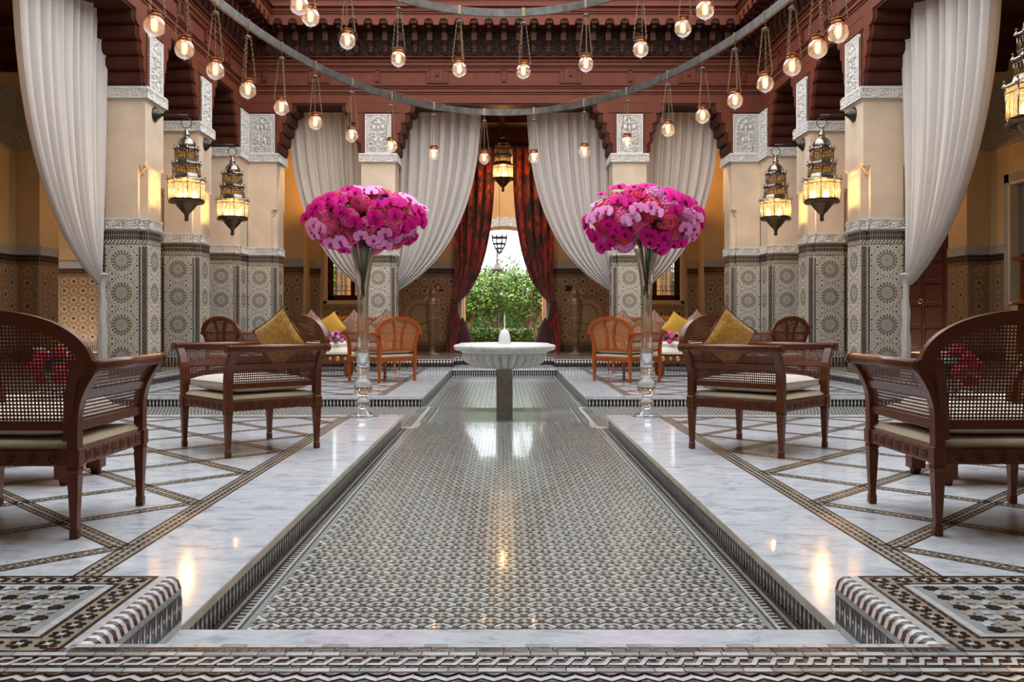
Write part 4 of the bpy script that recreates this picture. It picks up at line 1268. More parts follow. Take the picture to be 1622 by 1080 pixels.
def dado(parent, o, n, w, big=True, ztop=Z_DADO):
    """tiled dado panel on a wall, o = left bottom corner at gallery level seen from the room"""
    n = Vector(n); u = Vector((0, 0, 1)).cross(n)
    ob = Vector(o)
    mb = MB(); mb.poly(rect(0, w, 0, ztop - G), .006, 0, 0); mb.build('dado_ground', MT['umber_w'], parent, mat4=frame(ob, u, (0, 0, 1)))
    F = lambda du, dz: frame(ob + u * du + Vector((0, 0, dz)) + n * .006, u, (0, 0, 1))
    mb = MB()
    for (q, m) in medallion_polys(w, 1.56, big): mb.poly(q, 0, .0012, m)
    mb.build('dado_tiles', MED_M, parent, mat4=F(0, .382 - G), kind='stuff')
    put('crown_band_tiles', band_mesh(w), parent, mat4=F(w / 2, 1.94 - G)); put('plinth_tiles', base_mesh(w), parent, mat4=F(w / 2, 0))
    st = MB(); st.box(0, w, Z_DADO - G + .002, Z_STU - G, 0, .02); st.build('stucco_band', MT['stucco'], parent, mat4=frame(ob, u, (0, 0, 1)))
for s in (-1, 1):
    lo = (lambda a, b_: min(CX + s * a, CX + s * b_))
    dado(wall_back, (lo(1.1, 2.88), WB - .001, G), (0, -1, 0), 1.78)
    dado(wall_back, (lo(4.36, 4.62), WB - .001, G), (0, -1, 0), .26, False)
    dado(wall_back, (lo(4.62, 5.15), 20.549, G), (0, -1, 0), .53, False)
    dado(wall_back, (lo(5.15, 9.3), WB - .001, G), (0, -1, 0), 4.15, False)
    dado(walls[s], (min(s * 8.75, s * 9.2), 16.799, G), (0, -1, 0), .45, False)
    if s < 0:
        dado(walls[s], (-9.199, 14.4, G), (1, 0, 0), 2.4); dado(wall_back, (-10.6, WB - .001, G), (0, -1, 0), 1.2, False)
        dado(walls[s], (-8.749, 16.8, G), (1, 0, 0), .7, False)
    else:
        dado(walls[s], (9.199, 16.8, G), (-1, 0, 0), .5, False)
        dado(walls[s], (8.749, 17.5, G), (-1, 0, 0), .7, False)
    # window sill zone below the end-gallery windows
    mb = MB(); mb.box(*sorted((CX + s * 2.95, CX + s * 4.33)), WB - .008, WB, G, 1.27); mb.build('dado_ground', MT['umber_w'], wall_back)
    mb = MB()
    for (q, m) in medallion_polys(1.36, .40, False): mb.poly(q, 0, .0012, m)
    mb.build('dado_tiles', MED_M, wall_back, mat4=frame((lo(2.96, 4.32), WB - .009, .86), (1, 0, 0), (0, 0, 1)), kind='stuff')

# ---- windows of the end gallery
for k, s in enumerate((-1, 1)):
    side = 'left' if s < 0 else 'right'
    xa, xb = sorted((CX + s * 2.97, CX + s * 4.25))
    wobj = empty('window_%d' % (k + 1), ((xa + xb) / 2, WB, 1.36))
    tag(wobj, 'dark framed window with iron grille behind the %s sofa' % side, None, None, 'structure')
    W2 = (xb - xa) / 2; H = 1.84
    f = MB()
    for sx in (-1, 1): f.cbox(sx * W2 - .05, sx * W2 + .05, -.03, .04, -.08, H + .08, .01)
    f.cbox(-W2 - .05, W2 + .05, -.03, .04, -.09, .01, .01); f.cbox(-W2 - .05, W2 + .05, -.03, .04, H, H + .1, .01)
    f.build('moulding', simple('cream_moulding', srgb(216, 190, 150), .6), wobj)
    f = MB()
    for (x0, x1, z0, z1) in ((-W2 + .03, -W2 + .17, .01, H), (W2 - .17, W2 - .03, .01, H), (-W2, W2, .01, .14), (-W2, W2, H - .12, H), (-.05, .05, .1, H)): f.cbox(x0, x1, .08, .16, z0, z1, .008)
    f.build('frame', MT['wood_dk'], wobj)
    for sx in (-1, 1):
        x0, x1 = (-W2 + .17, -.05) if sx < 0 else (.05, W2 - .17)
        MB().box(x0, x1, .115, .12, .14, H - .12).build('pane', MT['glass'], wobj)
    gmb = MB()
    for i in range(10):
        x = -W2 + .1 + i * (2 * W2 - .2) / 9
        gmb.tube([(x, .26, .02), (x, .26, H)], .009, 5)
        for zc in (.35, .9, 1.45): gmb.torus((x, .26, zc), .035, .006, (1, 0, 0), (0, 0, 1), 10, 4)
    for zc in (.25, .8, 1.35): gmb.tube([(-W2, .26, zc), (W2, .26, zc)], .009, 5)
    gmb.build('grille', MT['iron'], wobj)
    scr = MB()
    for i in range(3):
        x0 = (-W2 + .17 + i * .085) if s < 0 else (W2 - .17 - (i + 1) * .085)
        for j in range(18): scr.torus((x0 + .042, .30, .16 + j * .085), .033, .009, (1, 0, 0), (0, 0, 1), 8, 4)
    x0 = (-W2 + .17) if s < 0 else (W2 - .17 - .255)
    scr.box(x0, x0 + .02, .29, .31, .1, H).box(x0 + .245, x0 + .265, .29, .31, .1, H)
    scr.build('pierced_screen', MT['stucco_p'], wobj)

# ---- recessed window in the right outer wall
wobj = empty('window_3', (9.2, 15.35, 1.2))
tag(wobj, 'white framed recessed window in the right outer wall', None, None, 'structure')
f = MB()
for (y0, y1, z0, z1) in ((-.95, -.80, -.1, 2.35), (.80, .95, -.1, 2.35), (-.95, .95, 2.2, 2.35)): f.box(-.03, .0, y0, y1, z0, z1)
f.build('carved_surround', MT['stucco'], wobj)
f = MB()
for (y0, y1, z0, z1) in ((-.80, -.74, 0, 2.2), (.74, .80, 0, 2.2), (-.8, .8, 2.14, 2.2), (-.8, .8, -.02, .04)): f.cbox(-.045, .15, y0, y1, z0, z1, .01)
f.build('moulding', simple('pale_moulding', (.62, .52, .38), .6), wobj)
MB().box(.12, .14, -.74, .74, .04, 2.14).build('pane', simple('grey_shutter', (.17, .16, .14), .5), wobj)

# ---- carved door at the right end of the far wall
dr = empty('door_1', (9.95, WB - .02, G))
tag(dr, 'dark carved cedar door in the far right gallery corner', None, None, 'structure')
f = MB()
for (x0, x1, z0, z1) in ((-.65, -.52, 0, 2.9), (.52, .65, 0, 2.9), (-.65, .65, 2.78, 2.9)): f.cbox(x0, x1, -.06, .02, z0, z1, .01)
f.build('frame', MT['wood_dk'], dr)
for sx in (-1, 1):
    lf = MB().box(*sorted((sx * .01, sx * .52)), -.02, .02, 0, 2.78).build('leaf', MT['wood_dk'], dr)
    for j in range(5):
        q = MB().cbox(*sorted((sx * .07, sx * .46)), -.045, -.02, .12 + j * .53, .54 + j * .53, .015); q.build('panel', MT['wood_dk'], lf)
f = MB().torus((-.06, -.07, 1.2), .05, .01, (1, 0, 0), (0, 0, 1)); f.build('ring_handle', MT['brass'], dr)
# door frame of the garden doorway
f = MB()
for s in (-1, 1):
    f.cbox(*sorted((CX + s * 1.0, CX + s * 1.10)), WB - .03, WB + .32, G, 4.92, .01)
f.cbox(CX - 1.1, CX + 1.1, WB - .03, WB + .32, 4.85, 4.98, .01)
tag(f.build('door_2', simple('stone_jamb', (.45, .40, .32), .5, var=.1)), 'tall open doorway to the garden framed in pale stone', None, None, 'structure')
hd = MB().cbox(CX - 1.9, CX + 1.9, WB - .16, WB - .02, 4.98, 5.45, .02).cbox(CX - 1.9, CX + 1.9, WB - .20, WB - .02, 5.0, 5.06, .01)
tag(hd.build('trim_1', MT['wood_dk']), 'dark cedar lintel above the garden doorway', None, None, 'structure')

# ---- near gallery above and behind the viewer: the court is closed on this side too
b = MB()
b.box(-11.2, 11.2, -3.0, 1.95, 5.6, 5.75)
tag(b.build('near_ceiling', MT['wood_dk']), 'dark cedar ceiling of the near gallery', None, None, 'structure')
b = MB()
b.box(CX - 5.57, CX + 5.57, 1.95, 2.55, Z_ARCH, 6.95); b.box(CX - 5.57, CX + 5.57, 2.55, 3.05, 6.42, 6.95)
tag(b.build('near_wall', MT['wood_red']), 'cedar arcade wall on the near side of the court', None, None, 'structure')
b = MB().box(-11.2, 11.2, -3.3, -3.0, 0, 5.9)
tag(b.build('wall_near', PG), 'tan plaster wall closing the near gallery', None, None, 'structure')

# ---- true relief on the stucco bands: scrolling leaf strip as a height field
def relief_strip(L, h, d=.020, step=.0075):
    nx, ny = max(4, round(L / step)), max(4, round(h / step))
    def hg(u, v):
        x = (u - .5) * L; y = v * h
        if min(v, 1 - v) * h < .008: return d
        a = math.sin(95 * x + 2.2 * math.sin(60 * y)) * math.sin(82 * y + 1.9 * math.sin(70 * x + 1))
        return d * (.5 + .5 * max(-1, min(1, 2.4 * a)))
    mb = MB(); mb.grid(lambda u, v: ((u - .5) * L, v * h, hg(u, v)), nx, ny, 0, False)
    return mb.mesh('carved_strip', MT['stucco_p'])
RS_CAP = relief_strip(.74, Z_CAP1 - Z_CAP0 - .044); RS_M = relief_strip(.45 + .028, .13); RS_N = relief_strip(.098, .13)
for o in [o for o in COL.objects if o.name.startswith('pillar') and o.parent is None]:
    fs = ('f', 'r') if o.location.x < 0 else ('f', 'l')
    for f in fs:
        n = Vector({'f': (0, -1, 0), 'l': (-1, 0, 0), 'r': (1, 0, 0)}[f]); u = Vector((0, 0, 1)).cross(n)
        put('carved_strip', RS_CAP, o, mat4=frame(n * (PW + .035) + Vector((0, 0, Z_CAP0 + .02)), u, (0, 0, 1)))
        put('carved_strip', RS_M, o, mat4=frame(n * (PW + .014) + Vector((0, 0, Z_DADO + .022)), u, (0, 0, 1)))
        for s in (-1, 1): put('carved_strip', RS_N, o, mat4=frame(n * (PW - PN + .014) + u * s * (PW - PN / 2) + Vector((0, 0, Z_DADO + .022)), u, (0, 0, 1)))

# ------------------------------------------------------------------ curtains
def swag(name, label, T0, T1, tie, n, nf, mat, amp=.05, ctrl=(.95, .30), floor=G, tail=True, tailw=(.10, .20), group=None, lining=None, nu=None, drop=.10):
    """curtain hung from T0 (tie side) to T1 (free side), drawn to the tie point, then a pleated tail; n = plane normal"""
    T0, T1, tie, n = Vector(T0), Vector(T1), Vector(tie), Vector(n).normalized()
    d = T1 - T0; dl = d.length; dh = d.normalized()
    nu = nu or nf * 10
    root = empty(name, (tie.x, tie.y, floor)); org = Vector((tie.x, tie.y, floor))
    tag(root, label, 'curtain', group)
    rnd = random.Random(hash(label) % 1000 if False else len(label))
    ph = [rnd.uniform(-.5, .5) for _ in range(nf + 2)]; am = [rnd.uniform(.65, 1.25) for _ in range(nf + 2)]
    def fn(u, v):
        T = T0 + d * u
        Gp = tie + dh * (.02 + .07 * u) - Vector((0, 0, drop * u))
        zc = tie.z + (T.z - tie.z) * (ctrl[1] * (.55 + .45 * u))
        C = Vector((tie.x, tie.y, 0)) + dh * (dl * u * ctrl[0] + .02); C.z = zc
        w = v ** .92
        P = T * (1 - w) ** 2 + C * 2 * w * (1 - w) + Gp * w * w
        k = u * nf; i = int(min(k, nf - 1)); fr = k - i
        a = amp * (1 - .62 * w) * (am[i] * (1 - fr) + am[i + 1] * fr)
        off = math.sin(2 * PI * (k + .25 * (ph[i] * (1 - fr) + ph[i + 1] * fr))) * a
        off += .35 * a * math.sin(4 * PI * k + 1.0 + 2 * w)
        return P + n * off - org
    mb = MB(); mb.grid(fn, nu, 40)
    mb.build('drape', mat, root)
    if tail:
        L = tie.z - floor
        def ft(u, v):
            wd = tailw[0] * (1 - v) + tailw[1] * v
            P = tie + dh * (-.04 + wd * (u - .3)) - Vector((0, 0, L * v * .998))
            return P + n * (.035 * math.sin(2 * PI * 5 * u + 1.5 * v) * (.6 + .6 * v) + .01 * math.sin(22 * v + 9 * u)) - org
        mb = MB(); mb.grid(ft, 50, 14); mb.build('tail', mat, root)
    tb = MB(); tb.torus(tie - org + dh * .02 - Vector((0, 0, .03)), .075, .018, dh, n, 16, 6); tb.build('tie_band', lining or mat, root)
    return root
ZT = 5.12
YCU, ZTE = 17.86, 5.34
for s, side in ((-1, 'left'), (1, 'right')):
    swag('curtain', 'grey linen curtain drawn to the pillar %s of the garden doorway' % side, (CX + s * 2.30, YCU, ZTE), (CX + s * .46, YCU, ZTE), (CX + s * 2.29, YCU - .02, 1.66), (0, -1, 0), 9, MT['curtain'], .075, (1.0, .19), tailw=(.10, .16), drop=.22)
    swag('curtain', 'grey linen curtain in the narrow %s bay drawn to the pillar behind the tall vase' % side, (CX + s * 2.62, YCU, ZTE), (CX + s * 4.32, YCU, ZTE), (CX + s * 2.60, YCU - .02, 1.66), (0, -1, 0), 8, MT['curtain'], .07, (1.0, .20), tailw=(.10, .16), drop=.22)
    swag('curtain', 'large grey linen curtain beside the nearest %s arcade pillar' % side, (CX + s * 5.45, 12.14, ZT), (CX + s * 5.45, 9.9, ZT), (CX + s * 5.45, 12.06, 1.55), (-s, 0, 0), 9, MT['curtain'], .08, (1.0, .23), tailw=(.10, .18), drop=.18)
    c = swag('red_curtain', 'red and black damask curtain tied back on the %s of the garden doorway' % side, (CX + s * 1.22, WB - .30, 4.95), (CX + s * .21, WB - .30, 4.95), (CX + s * 1.17, WB - .32, 1.36), (0, -1, 0), 5, MT['red_curt'], .11, (.97, .16), tailw=(.14, .46), lining=MT['plum'], drop=.06)
    # plum lining bunched below the tie on the doorway side
    mb = MB()
    prof = [(.02, 1.0), (.07, .86), (.13, .62), (.17, .40), (.185, .24), (.16, .10), (.09, .02), (.02, 0)]
    rs = []
    for (r, z) in prof[::-1]:
        rs.append([(-s * (.20 + .05 * (1 - z)) + r * math.cos(2 * PI * i / 24) * (1 + .08 * math.cos(6 * 2 * PI * i / 24)), .02 + .55 * r * math.sin(2 * PI * i / 24), z * .80 + .002) for i in range(24)])
    mb.rings(rs, 0, True, sm=True); mb.build('lining', MT['plum'], c)

# ------------------------------------------------------------------ caned furniture
def cane_mesh(name, inside, x0, x1, y0, y1, cell, mat, curve=None):
    """sheet of woven cane with octagonal holes, kept where inside(x,y)"""
    mb = MB()
    nx, ny = max(1, round((x1 - x0) / cell)), max(1, round((y1 - y0) / cell))
    cx_, cy_ = (x1 - x0) / nx, (y1 - y0) / ny
    hr = .30
    idx = {}
    def V(x, y):
        k = (round(x, 5), round(y, 5))
        if k not in idx:
            idx[k] = len(mb.v); mb.v.append(curve(x, y) if curve else (x, 0.0, y))
        return idx[k]
    for i in range(nx):
        for j in range(ny):
            x, y = x0 + (i + .5) * cx_, y0 + (j + .5) * cy_
            if not inside(x, y): continue
            oc = [V(x + hr * cx_ * math.cos(PI / 8 + k * PI / 4) * 1.04, y + hr * cy_ * math.sin(PI / 8 + k * PI / 4) * 1.04) for k in range(8)]
            hx, hy = cx_ / 2, cy_ / 2
            c = [V(x + hx, y + hy), V(x - hx, y + hy), V(x - hx, y - hy), V(x + hx, y - hy)]
            mb.face((c[0], oc[1], oc[0]), 0) ; mb.face((c[0], c[1], oc[2], oc[1]), 0)
            mb.face((c[1], oc[3], oc[2]), 0) ; mb.face((c[1], c[2], oc[4], oc[3]), 0)
            mb.face((c[2], oc[5], oc[4]), 0) ; mb.face((c[2], c[3], oc[6], oc[5]), 0)
            mb.face((c[3], oc[7], oc[6]), 0) ; mb.face((c[3], c[0], oc[0], oc[7]), 0)
    return mb.mesh(name, mat)

def carved_apron(mb, L, ax, off, z0, z1, sgn):
    """row of relief rosettes on the apron ; ax 'x' or 'y'"""
    n = max(2, round(L / .086)); p = L / n
    zc = (z0 + z1) / 2; R = (z1 - z0) * .40
    for k in range(n):
        a = -L / 2 + (k + .5) * p
        c = (a, off, zc) if ax == 'x' else (off, a, zc)
        U = (1, 0, 0) if ax == 'x' else (0, 1, 0)
        mb.torus(c, R, .0045, U, (0, 0, 1), 12, 4)
        for j in range(5):
            an = 2 * PI * j / 5 + .3
            cc = Vector(c) + (Vector(U) * math.cos(an) + Vector((0, 0, 1)) * math.sin(an)) * R * .5
            mb.sphere(cc, R * .28, 6, 4)
        mb.sphere(c, R * .25, 6, 4)

def one_rosette(mat, R=.024):
    mb = MB(); mb.torus((0, 0, 0), R, .0045, (1, 0, 0), (0, 0, 1), 14, 5)
    for j in range(5):
        an = 2 * PI * j / 5 + .3; mb.sphere((R * .52 * math.cos(an), 0, R * .52 * math.sin(an)), R * .28, 7, 4)
    mb.sphere((0, 0, 0), R * .28, 7, 4)
    return mb.mesh('carved_rosette', mat)

def armchair(kind, WM, CM, w=.69, dp=.66, cell=.0150, arch=.23, name='caned_armchair'):
    """legs, apron, upholstered deck, scrolled arm posts, rolled arms, cane sides, arched cane back; faces +y"""
    root = empty(name)
    hx, hy = w / 2, dp / 2
    ros_ = [one_rosette(WM)]
    ZL, ZA, ZU = .30, .366, .402
    OUT = .085          # how far the arms roll outwards
    ZR = .712           # arm height
    for sx in (-1, 1):
        for sy in (-1, 1):
            L = MB()
            x, y = sx * hx, sy * hy
            L.cbox(x - .029, x + .029, y - .029, y + .029, ZL - .002, ZA + .006, .004)
            L.taper(x, y, ZL - .018, .050, ZL - .002, .044); L.taper(x, y, ZL - .034, .040, ZL - .018, .050)
            L.taper(x, y, .045, .027, ZL - .034, .046); L.cbox(x - .018, x + .018, y - .018, y + .018, 0, .046, .004)
            L.build('leg', WM, root)
            # scrolled post
            P = []
            for k in range(11):
                t = k / 10
                z = ZA + (ZR - .01 - ZA) * t
                P.append((x + sx * OUT * (max(0, t - .35) / .65) ** 2.1, z))
            po = MB()
            rs = []
            for k, (px, pz) in enumerate(P):
                tw = .021 + .004 * (k / 10)
                rs.append([(px - tw, y - .024, pz), (px + tw, y - .024, pz), (px + tw, y + .024, pz), (px - tw, y + .024, pz)])
            po.rings(rs, 0, True); po.build('arm_post', WM, root)
        # rolled arm with collars
        a = MB()
        ax = sx * (hx + OUT)
        a.tube([(ax, -hy - .05, ZR), (ax, hy + .055, ZR)], .027, 14)
        a.tube([(ax, hy + .022, ZR), (ax, hy + .030, ZR)], .030, 14)
        a.tube([(ax, -hy - .012, ZR), (ax, -hy - .02, ZR)], .030, 14)
        a.build('arm', WM, root)
        def sxz(z):
            t = (z - ZA) / (ZR - .01 - ZA)
            return sx * hx + sx * OUT * (max(0, t - .35) / .65) ** 2.1
        for (z0, z1) in ((.445, .482), (.572, .606)):
            r = MB(); r.rings([[(sxz(z0) - .010, yy, z0), (sxz(z0) + .010, yy, z0), (sxz(z1) + .010, yy, z1), (sxz(z1) - .010, yy, z1)] for yy in (-hy + .02, hy - .02)], 0, True)
            r.build('side_rail', WM, root)
        cs = cane_mesh('side_cane', lambda a_, b_: True, -hy + .022, hy - .022, .475, ZR - .02, cell, CM, lambda a_, b_: (sxz(b_) , a_, b_))
        put('side_cane', cs, root)
    # apron, carved
    for (ax, off, L) in (('x', hy, w), ('x', -hy, w), ('y', hx, dp), ('y', -hx, dp)):
        ap = MB()
        if ax == 'x': ap.cbox(-L / 2 + .028, L / 2 - .028, off - .018, off + .018, ZL, ZA, .003)
        else: ap.cbox(off - .018, off + .018, -L / 2 + .028, L / 2 - .028, ZL, ZA, .003)
        o_ = ap.build('apron', WM, root)
        n_ = max(2, round((L - .07) / .086)); p_ = (L - .07) / n_
        if name == 'caned_armchair':
            for k in range(n_):
                a_ = -(L - .07) / 2 + (k + .5) * p_; of_ = off + math.copysign(.018, off)
                put('carved_rosette', ros_[0], o_, (a_, of_, (ZL + ZA) / 2) if ax == 'x' else (of_, a_, (ZL + ZA) / 2), 0 if ax == 'x' else PI / 2)
        else:
            cv = MB(); carved_apron(cv, L - .07, ax, off + math.copysign(.018, off), ZL + .003, ZA - .003, 1); cv.build('carving', WM, o_, kind='stuff')
    u = MB()
    def dome(a_, b_):
        x = (a_ - .5) * (w + .01); y = (b_ - .5) * (dp + .01)
        e = min(a_, 1 - a_, b_, 1 - b_)
        return (x, y, ZA + .012 + .026 * min(1, e / .06) ** .5)
    u.grid(dome, 24, 24); u.box(-w / 2, w / 2, -dp / 2, dp / 2, ZA - .004, ZA + .013)
    u.build('seat_deck', MT['uphol'], root)
    # back : two stiles continuing the rear posts into an arch
    yb = -hy - .002
    HW = hx + OUT + .012
    za, zp = ZR - .03, ZR + arch
    lean = .055
    def arc(t):
        return (-HW * math.cos(PI * t), za + (zp - za) * math.sin(PI * t) ** .82)
    def yl(z): return yb - lean * max(0, (z - .45)) / .5
    rs = []
    nseg = 36
    wd = .058
    for k in range(nseg + 1):
        t = k / nseg
        x, z = arc(t)
        x2, z2 = arc(min(1, t + .01)); x1, z1 = arc(max(0, t - .01))
        tx, tz = x2 - x1, z2 - z1; l = math.hypot(tx, tz) or 1
        nx_, nz_ = tz / l, -tx / l           # towards the inside
        if nz_ > 0 and t not in (0, 1): nx_, nz_ = nx_, nz_
        inx, inz = x + nx_ * wd, z + nz_ * wd
        rs.append([(x, yl(z) - .018, z), (x, yl(z) + .018, z), (inx, yl(inz) + .018, inz), (inx, yl(inz) - .018, inz)])
    f = MB(); f.rings(rs, 0, True, sm=False)
    f.build('back_arch', WM, root)
    for sx in (-1, 1):
        st = MB(); pr = []
        for k in range(9):
            t = k / 8; z = ZU + (ZR + .03 - ZU) * t
            pr.append((sx * (hx - .022) + sx * OUT * .6 * t ** 2.2, z))
        st.rings([[(x - .02, yl(z) - .016, z), (x + .02, yl(z) - .016, z), (x + .02, yl(z) + .016, z), (x - .02, yl(z) + .016, z)] for x, z in pr], 0, True)
        st.build('back_stile', WM, root)
    MB().cbox(-hx, hx, yb - .012, yb + .014, .445, .485, .004).build('back_rail', WM, root)
    def in_back(x, z):
        if z < ZR: lim = hx - .03 + OUT * .6 * max(0, (z - ZU) / (ZR - ZU)) ** 2.2
        else:
            q = max(0.0, min(1.0, (z - za) / (zp - za))) ** (1 / .82)
            lim = HW * math.sqrt(max(0, 1 - q * q)) - .035
        return abs(x) < lim and z < zp - .035
    put('back_cane', cane_mesh('back_cane', in_back, -HW, HW, .478, zp, cell, CM, lambda a_, b_: (a_, yl(b_), b_)), root)
    if kind == 'splat':
        for sx in (-1, 1):
            sp = MB(); rs = []
            for k in range(13):
                t = k / 12; z = .48 + (zp - .05 - .48) * t
                x = sx * (.085 + .05 * t * t - .03 * math.sin(PI * t))
                rs.append([(x - .020, yl(z) - .016, z), (x + .020, yl(z) - .016, z), (x + .020, yl(z) + .010, z), (x - .020, yl(z) + .010, z)])
            sp.rings(rs, 0, True); sp.build('splat', WM, root)
    return root

def cushion_mesh(name, w, d, t, mat, corner=.08, pip=True, pmat=None):
    mb = MB()
    def prof(a): return max(0.0, 1 - abs(2 * a - 1) ** 5) ** .55
    for sg in (1, -1):
        mb.grid(lambda a, b_: ((a - .5) * w * (1 - .04 * (1 - abs(2 * b_ - 1))), (b_ - .5) * d * (1 - .04 * (1 - abs(2 * a - 1))), t / 2 + sg * (t / 2 * (.30 + .70 * prof(a) * prof(b_)))), 20, 20)
    e = [(-.5, -.5), (.5, -.5), (.5, .5), (-.5, .5)]
    for k in range(4):
        (a0, b0), (a1, b1) = e[k], e[(k + 1) % 4]
        def side(u, v, a0=a0, b0=b0, a1=a1, b1=b1):
            a, b_ = a0 + (a1 - a0) * u + .5, b0 + (b1 - b0) * u + .5
            return ((a - .5) * w * (1 - .04 * (1 - abs(2 * b_ - 1))), (b_ - .5) * d * (1 - .04 * (1 - abs(2 * a - 1))), t * .35 + v * t * .30)
        mb.grid(side, 20, 2)
    return mb.mesh(name, mat)
SEATC = cushion_mesh('seat_cushion', .63, .60, .115, MT['cushion'])
def seat_cushion(label, loc, rz):
    r = empty('seat_cushion', loc, rz); tag(r, label, 'cushion', 'cream seat cushions')
    put('pad', SEATC, r)
    pp = MB(); w, d = .63, .60
    for z in (.040, .075):
        pts = []
        for k in range(4):
            e = [(-.5, -.5), (.5, -.5), (.5, .5), (-.5, .5)]
            (a0, b0), (a1, b1) = e[k], e[(k + 1) % 4]
            for q in range(10):
                a, b_ = a0 + (a1 - a0) * q / 10 + .5, b0 + (b1 - b0) * q / 10 + .5
                pts.append(((a - .5) * w * (1 - .04 * (1 - abs(2 * b_ - 1))) * 1.004, (b_ - .5) * d * (1 - .04 * (1 - abs(2 * a - 1))) * 1.004, z))
        pp.tube(pts, .0035, 5, closed=True)
    pp.build('piping', MT['uphol'], r)
    return r

def pillow_mesh(name, s, t, mat):
    mb = MB()
    for sg in (1, -1):
        def fn(a, b_):
            u, v = 2 * a - 1, 2 * b_ - 1
            h = (max(0, 1 - u * u) * max(0, 1 - v * v)) ** .45
            pin = 1 - .10 * (1 - abs(v)) * abs(u) ** 3 if True else 1
            x = u * s / 2 * (1 - .09 * (1 - v * v)); y = v * s / 2 * (1 - .09 * (1 - u * u))
            return (x, y, sg * t / 2 * h)
        mb.grid(fn, 18, 18)
    return mb.mesh(name, mat)
PILL = {'gold': pillow_mesh('pillow_gold', .345, .15, MT['gold']), 'yellow': pillow_mesh('pillow_yellow', .38, .16, MT['yellow']), 'kilim': pillow_mesh('pillow_kilim', .40, .14, MT['kilim'])}
def pillow(kind, label, loc, yaw, tilt, roll=45.0, piping=True):
    """square pillow standing on a corner, leaning back"""
    r = empty('pillow', loc); tag(r, label, 'pillow')
    m = Matrix.Rotation(yaw, 4, 'Z') @ Matrix.Rotation(PI / 2 + tilt, 4, 'X') @ Matrix.Rotation(math.radians(roll), 4, 'Z')
    put('pad', PILL[kind], r, mat4=m)
    if piping:
        s = {'gold': .345, 'yellow': .38, 'kilim': .40}[kind]
        pts = []
        for k in range(4):
            e = [(-1, -1), (1, -1), (1, 1), (-1, 1)]
            (a0, b0), (a1, b1) = e[k], e[(k + 1) % 4]
            for q in range(10):
                u, v = a0 + (a1 - a0) * q / 10, b0 + (b1 - b0) * q / 10
                pts.append((u * s / 2 * (1 - .09 * (1 - v * v)), v * s / 2 * (1 - .09 * (1 - u * u)), 0))
        mb = MB(); mb.tube(pts, .006, 5, closed=True); mb.build('piping', MT['piping'] if kind != 'yellow' else MT['yellow'], r, mat4=m)
    return r

R_ = math.radians
ac = armchair('arch', MT['mahogany'], MT['cane'])
def place(root, first, loc, rz, label, cat, group):
    o = root if first else copy_tree(root)
    o.location = loc; o.rotation_euler = (0, 0, rz)
    tag(o, label, cat, group)
    return o
GA = 'mahogany armchairs with arched cane backs'
place(ac, True, (-1.79, 6.30, 0), R_(132.5), 'mahogany cane armchair with gold pillow standing before the left tall vase', 'chair', GA)
place(ac, False, (1.80, 6.27, 0), R_(-132.5), 'mahogany cane armchair with gold pillow standing before the right tall vase', 'chair', GA)
place(ac, False, (-2.11, 4.00, 0), 0, 'mahogany cane armchair seen from behind, front left of the court', 'chair', GA)
place(ac, False, (2.16, 4.05, 0), 0, 'mahogany cane armchair seen from behind, front right of the court', 'chair', GA)
for (x, y, a, lb) in ((-1.79, 6.30, 132.5, 'cream seat cushion on the armchair before the left tall vase'), (1.80, 6.27, -132.5, 'cream seat cushion on the armchair before the right tall vase'),
                      (-2.11, 4.00, 0, 'cream seat cushion on the near left armchair seen from behind'), (2.16, 4.05, 0, 'cream seat cushion on the near right armchair seen from behind')):
    seat_cushion(lb, (x, y, .405), R_(a))
def rel(cx, cy, a, dx, dy): c_, s_ = math.cos(a), math.sin(a); return (cx + dx * c_ - dy * s_, cy + dx * s_ + dy * c_)
for (x, y, a, lb) in ((-1.79, 6.30, 132.5, 'gold brocade pillow propped against the back of the left armchair'), (1.80, 6.27, -132.5, 'gold brocade pillow propped against the back of the right armchair')):
    px, py = rel(x, y, R_(a), 0, -.235)
    pillow('gold', lb, (px, py, .765), R_(a) + PI + (.45 if x < 0 else -.45), .16, 45 + (-13 if x < 0 else 13))

sc = armchair('splat', MT['chair_o'], MT['cane_o'], arch=.245, cell=.022, name='splat_chair')
GS = 'splat-backed chairs on the far platforms'
place(sc, True, (-1.79, 13.17, 0), R_(49), 'orange mahogany splat-back chair between the left vase and the fountain', 'chair', GS)
place(sc, False, (1.83, 13.17, 0), R_(-49), 'orange mahogany splat-back chair between the right vase and the fountain', 'chair', GS)
sd = armchair('splat', MT['mahogany'], MT['cane'], arch=.245, cell=.022, name='splat_chair')  # same chair as the orange ones, its shade put into darker wood and cane
place(sd, True, (-3.95, 13.40, 0), R_(-35), 'shade-darkened splat-back chair behind the left armchair near the tiled pillars', 'chair', GS)
place(sd, False, (4.02, 13.40, 0), R_(35), 'shade-darkened splat-back chair behind the right armchair near the tiled pillars', 'chair', GS)
for (x, a, lb) in ((-1.79, 49, 'cream seat cushion on the left orange splat-back chair'), (1.83, -49, 'cream seat cushion on the right orange splat-back chair')):
    q = seat_cushion(lb, (x, 13.17, .405), R_(a)); q.scale = (1, 1, .55)
so = armchair('arch', MT['chair_o'], MT['cane_o'], w=1.95, dp=.72, cell=.024, arch=.26, name='caned_sofa')
place(so, True, (-2.85, 15.75, 0), PI, 'long cane sofa with scattered pillows in the far left bay', 'sofa', 'cane sofas')
place(so, False, (2.88, 15.75, 0), PI, 'long cane sofa with scattered pillows in the far right bay', 'sofa', 'cane sofas')
SOFC = cushion_mesh('sofa_cushion', 1.86, .64, .13, MT['cushion'])
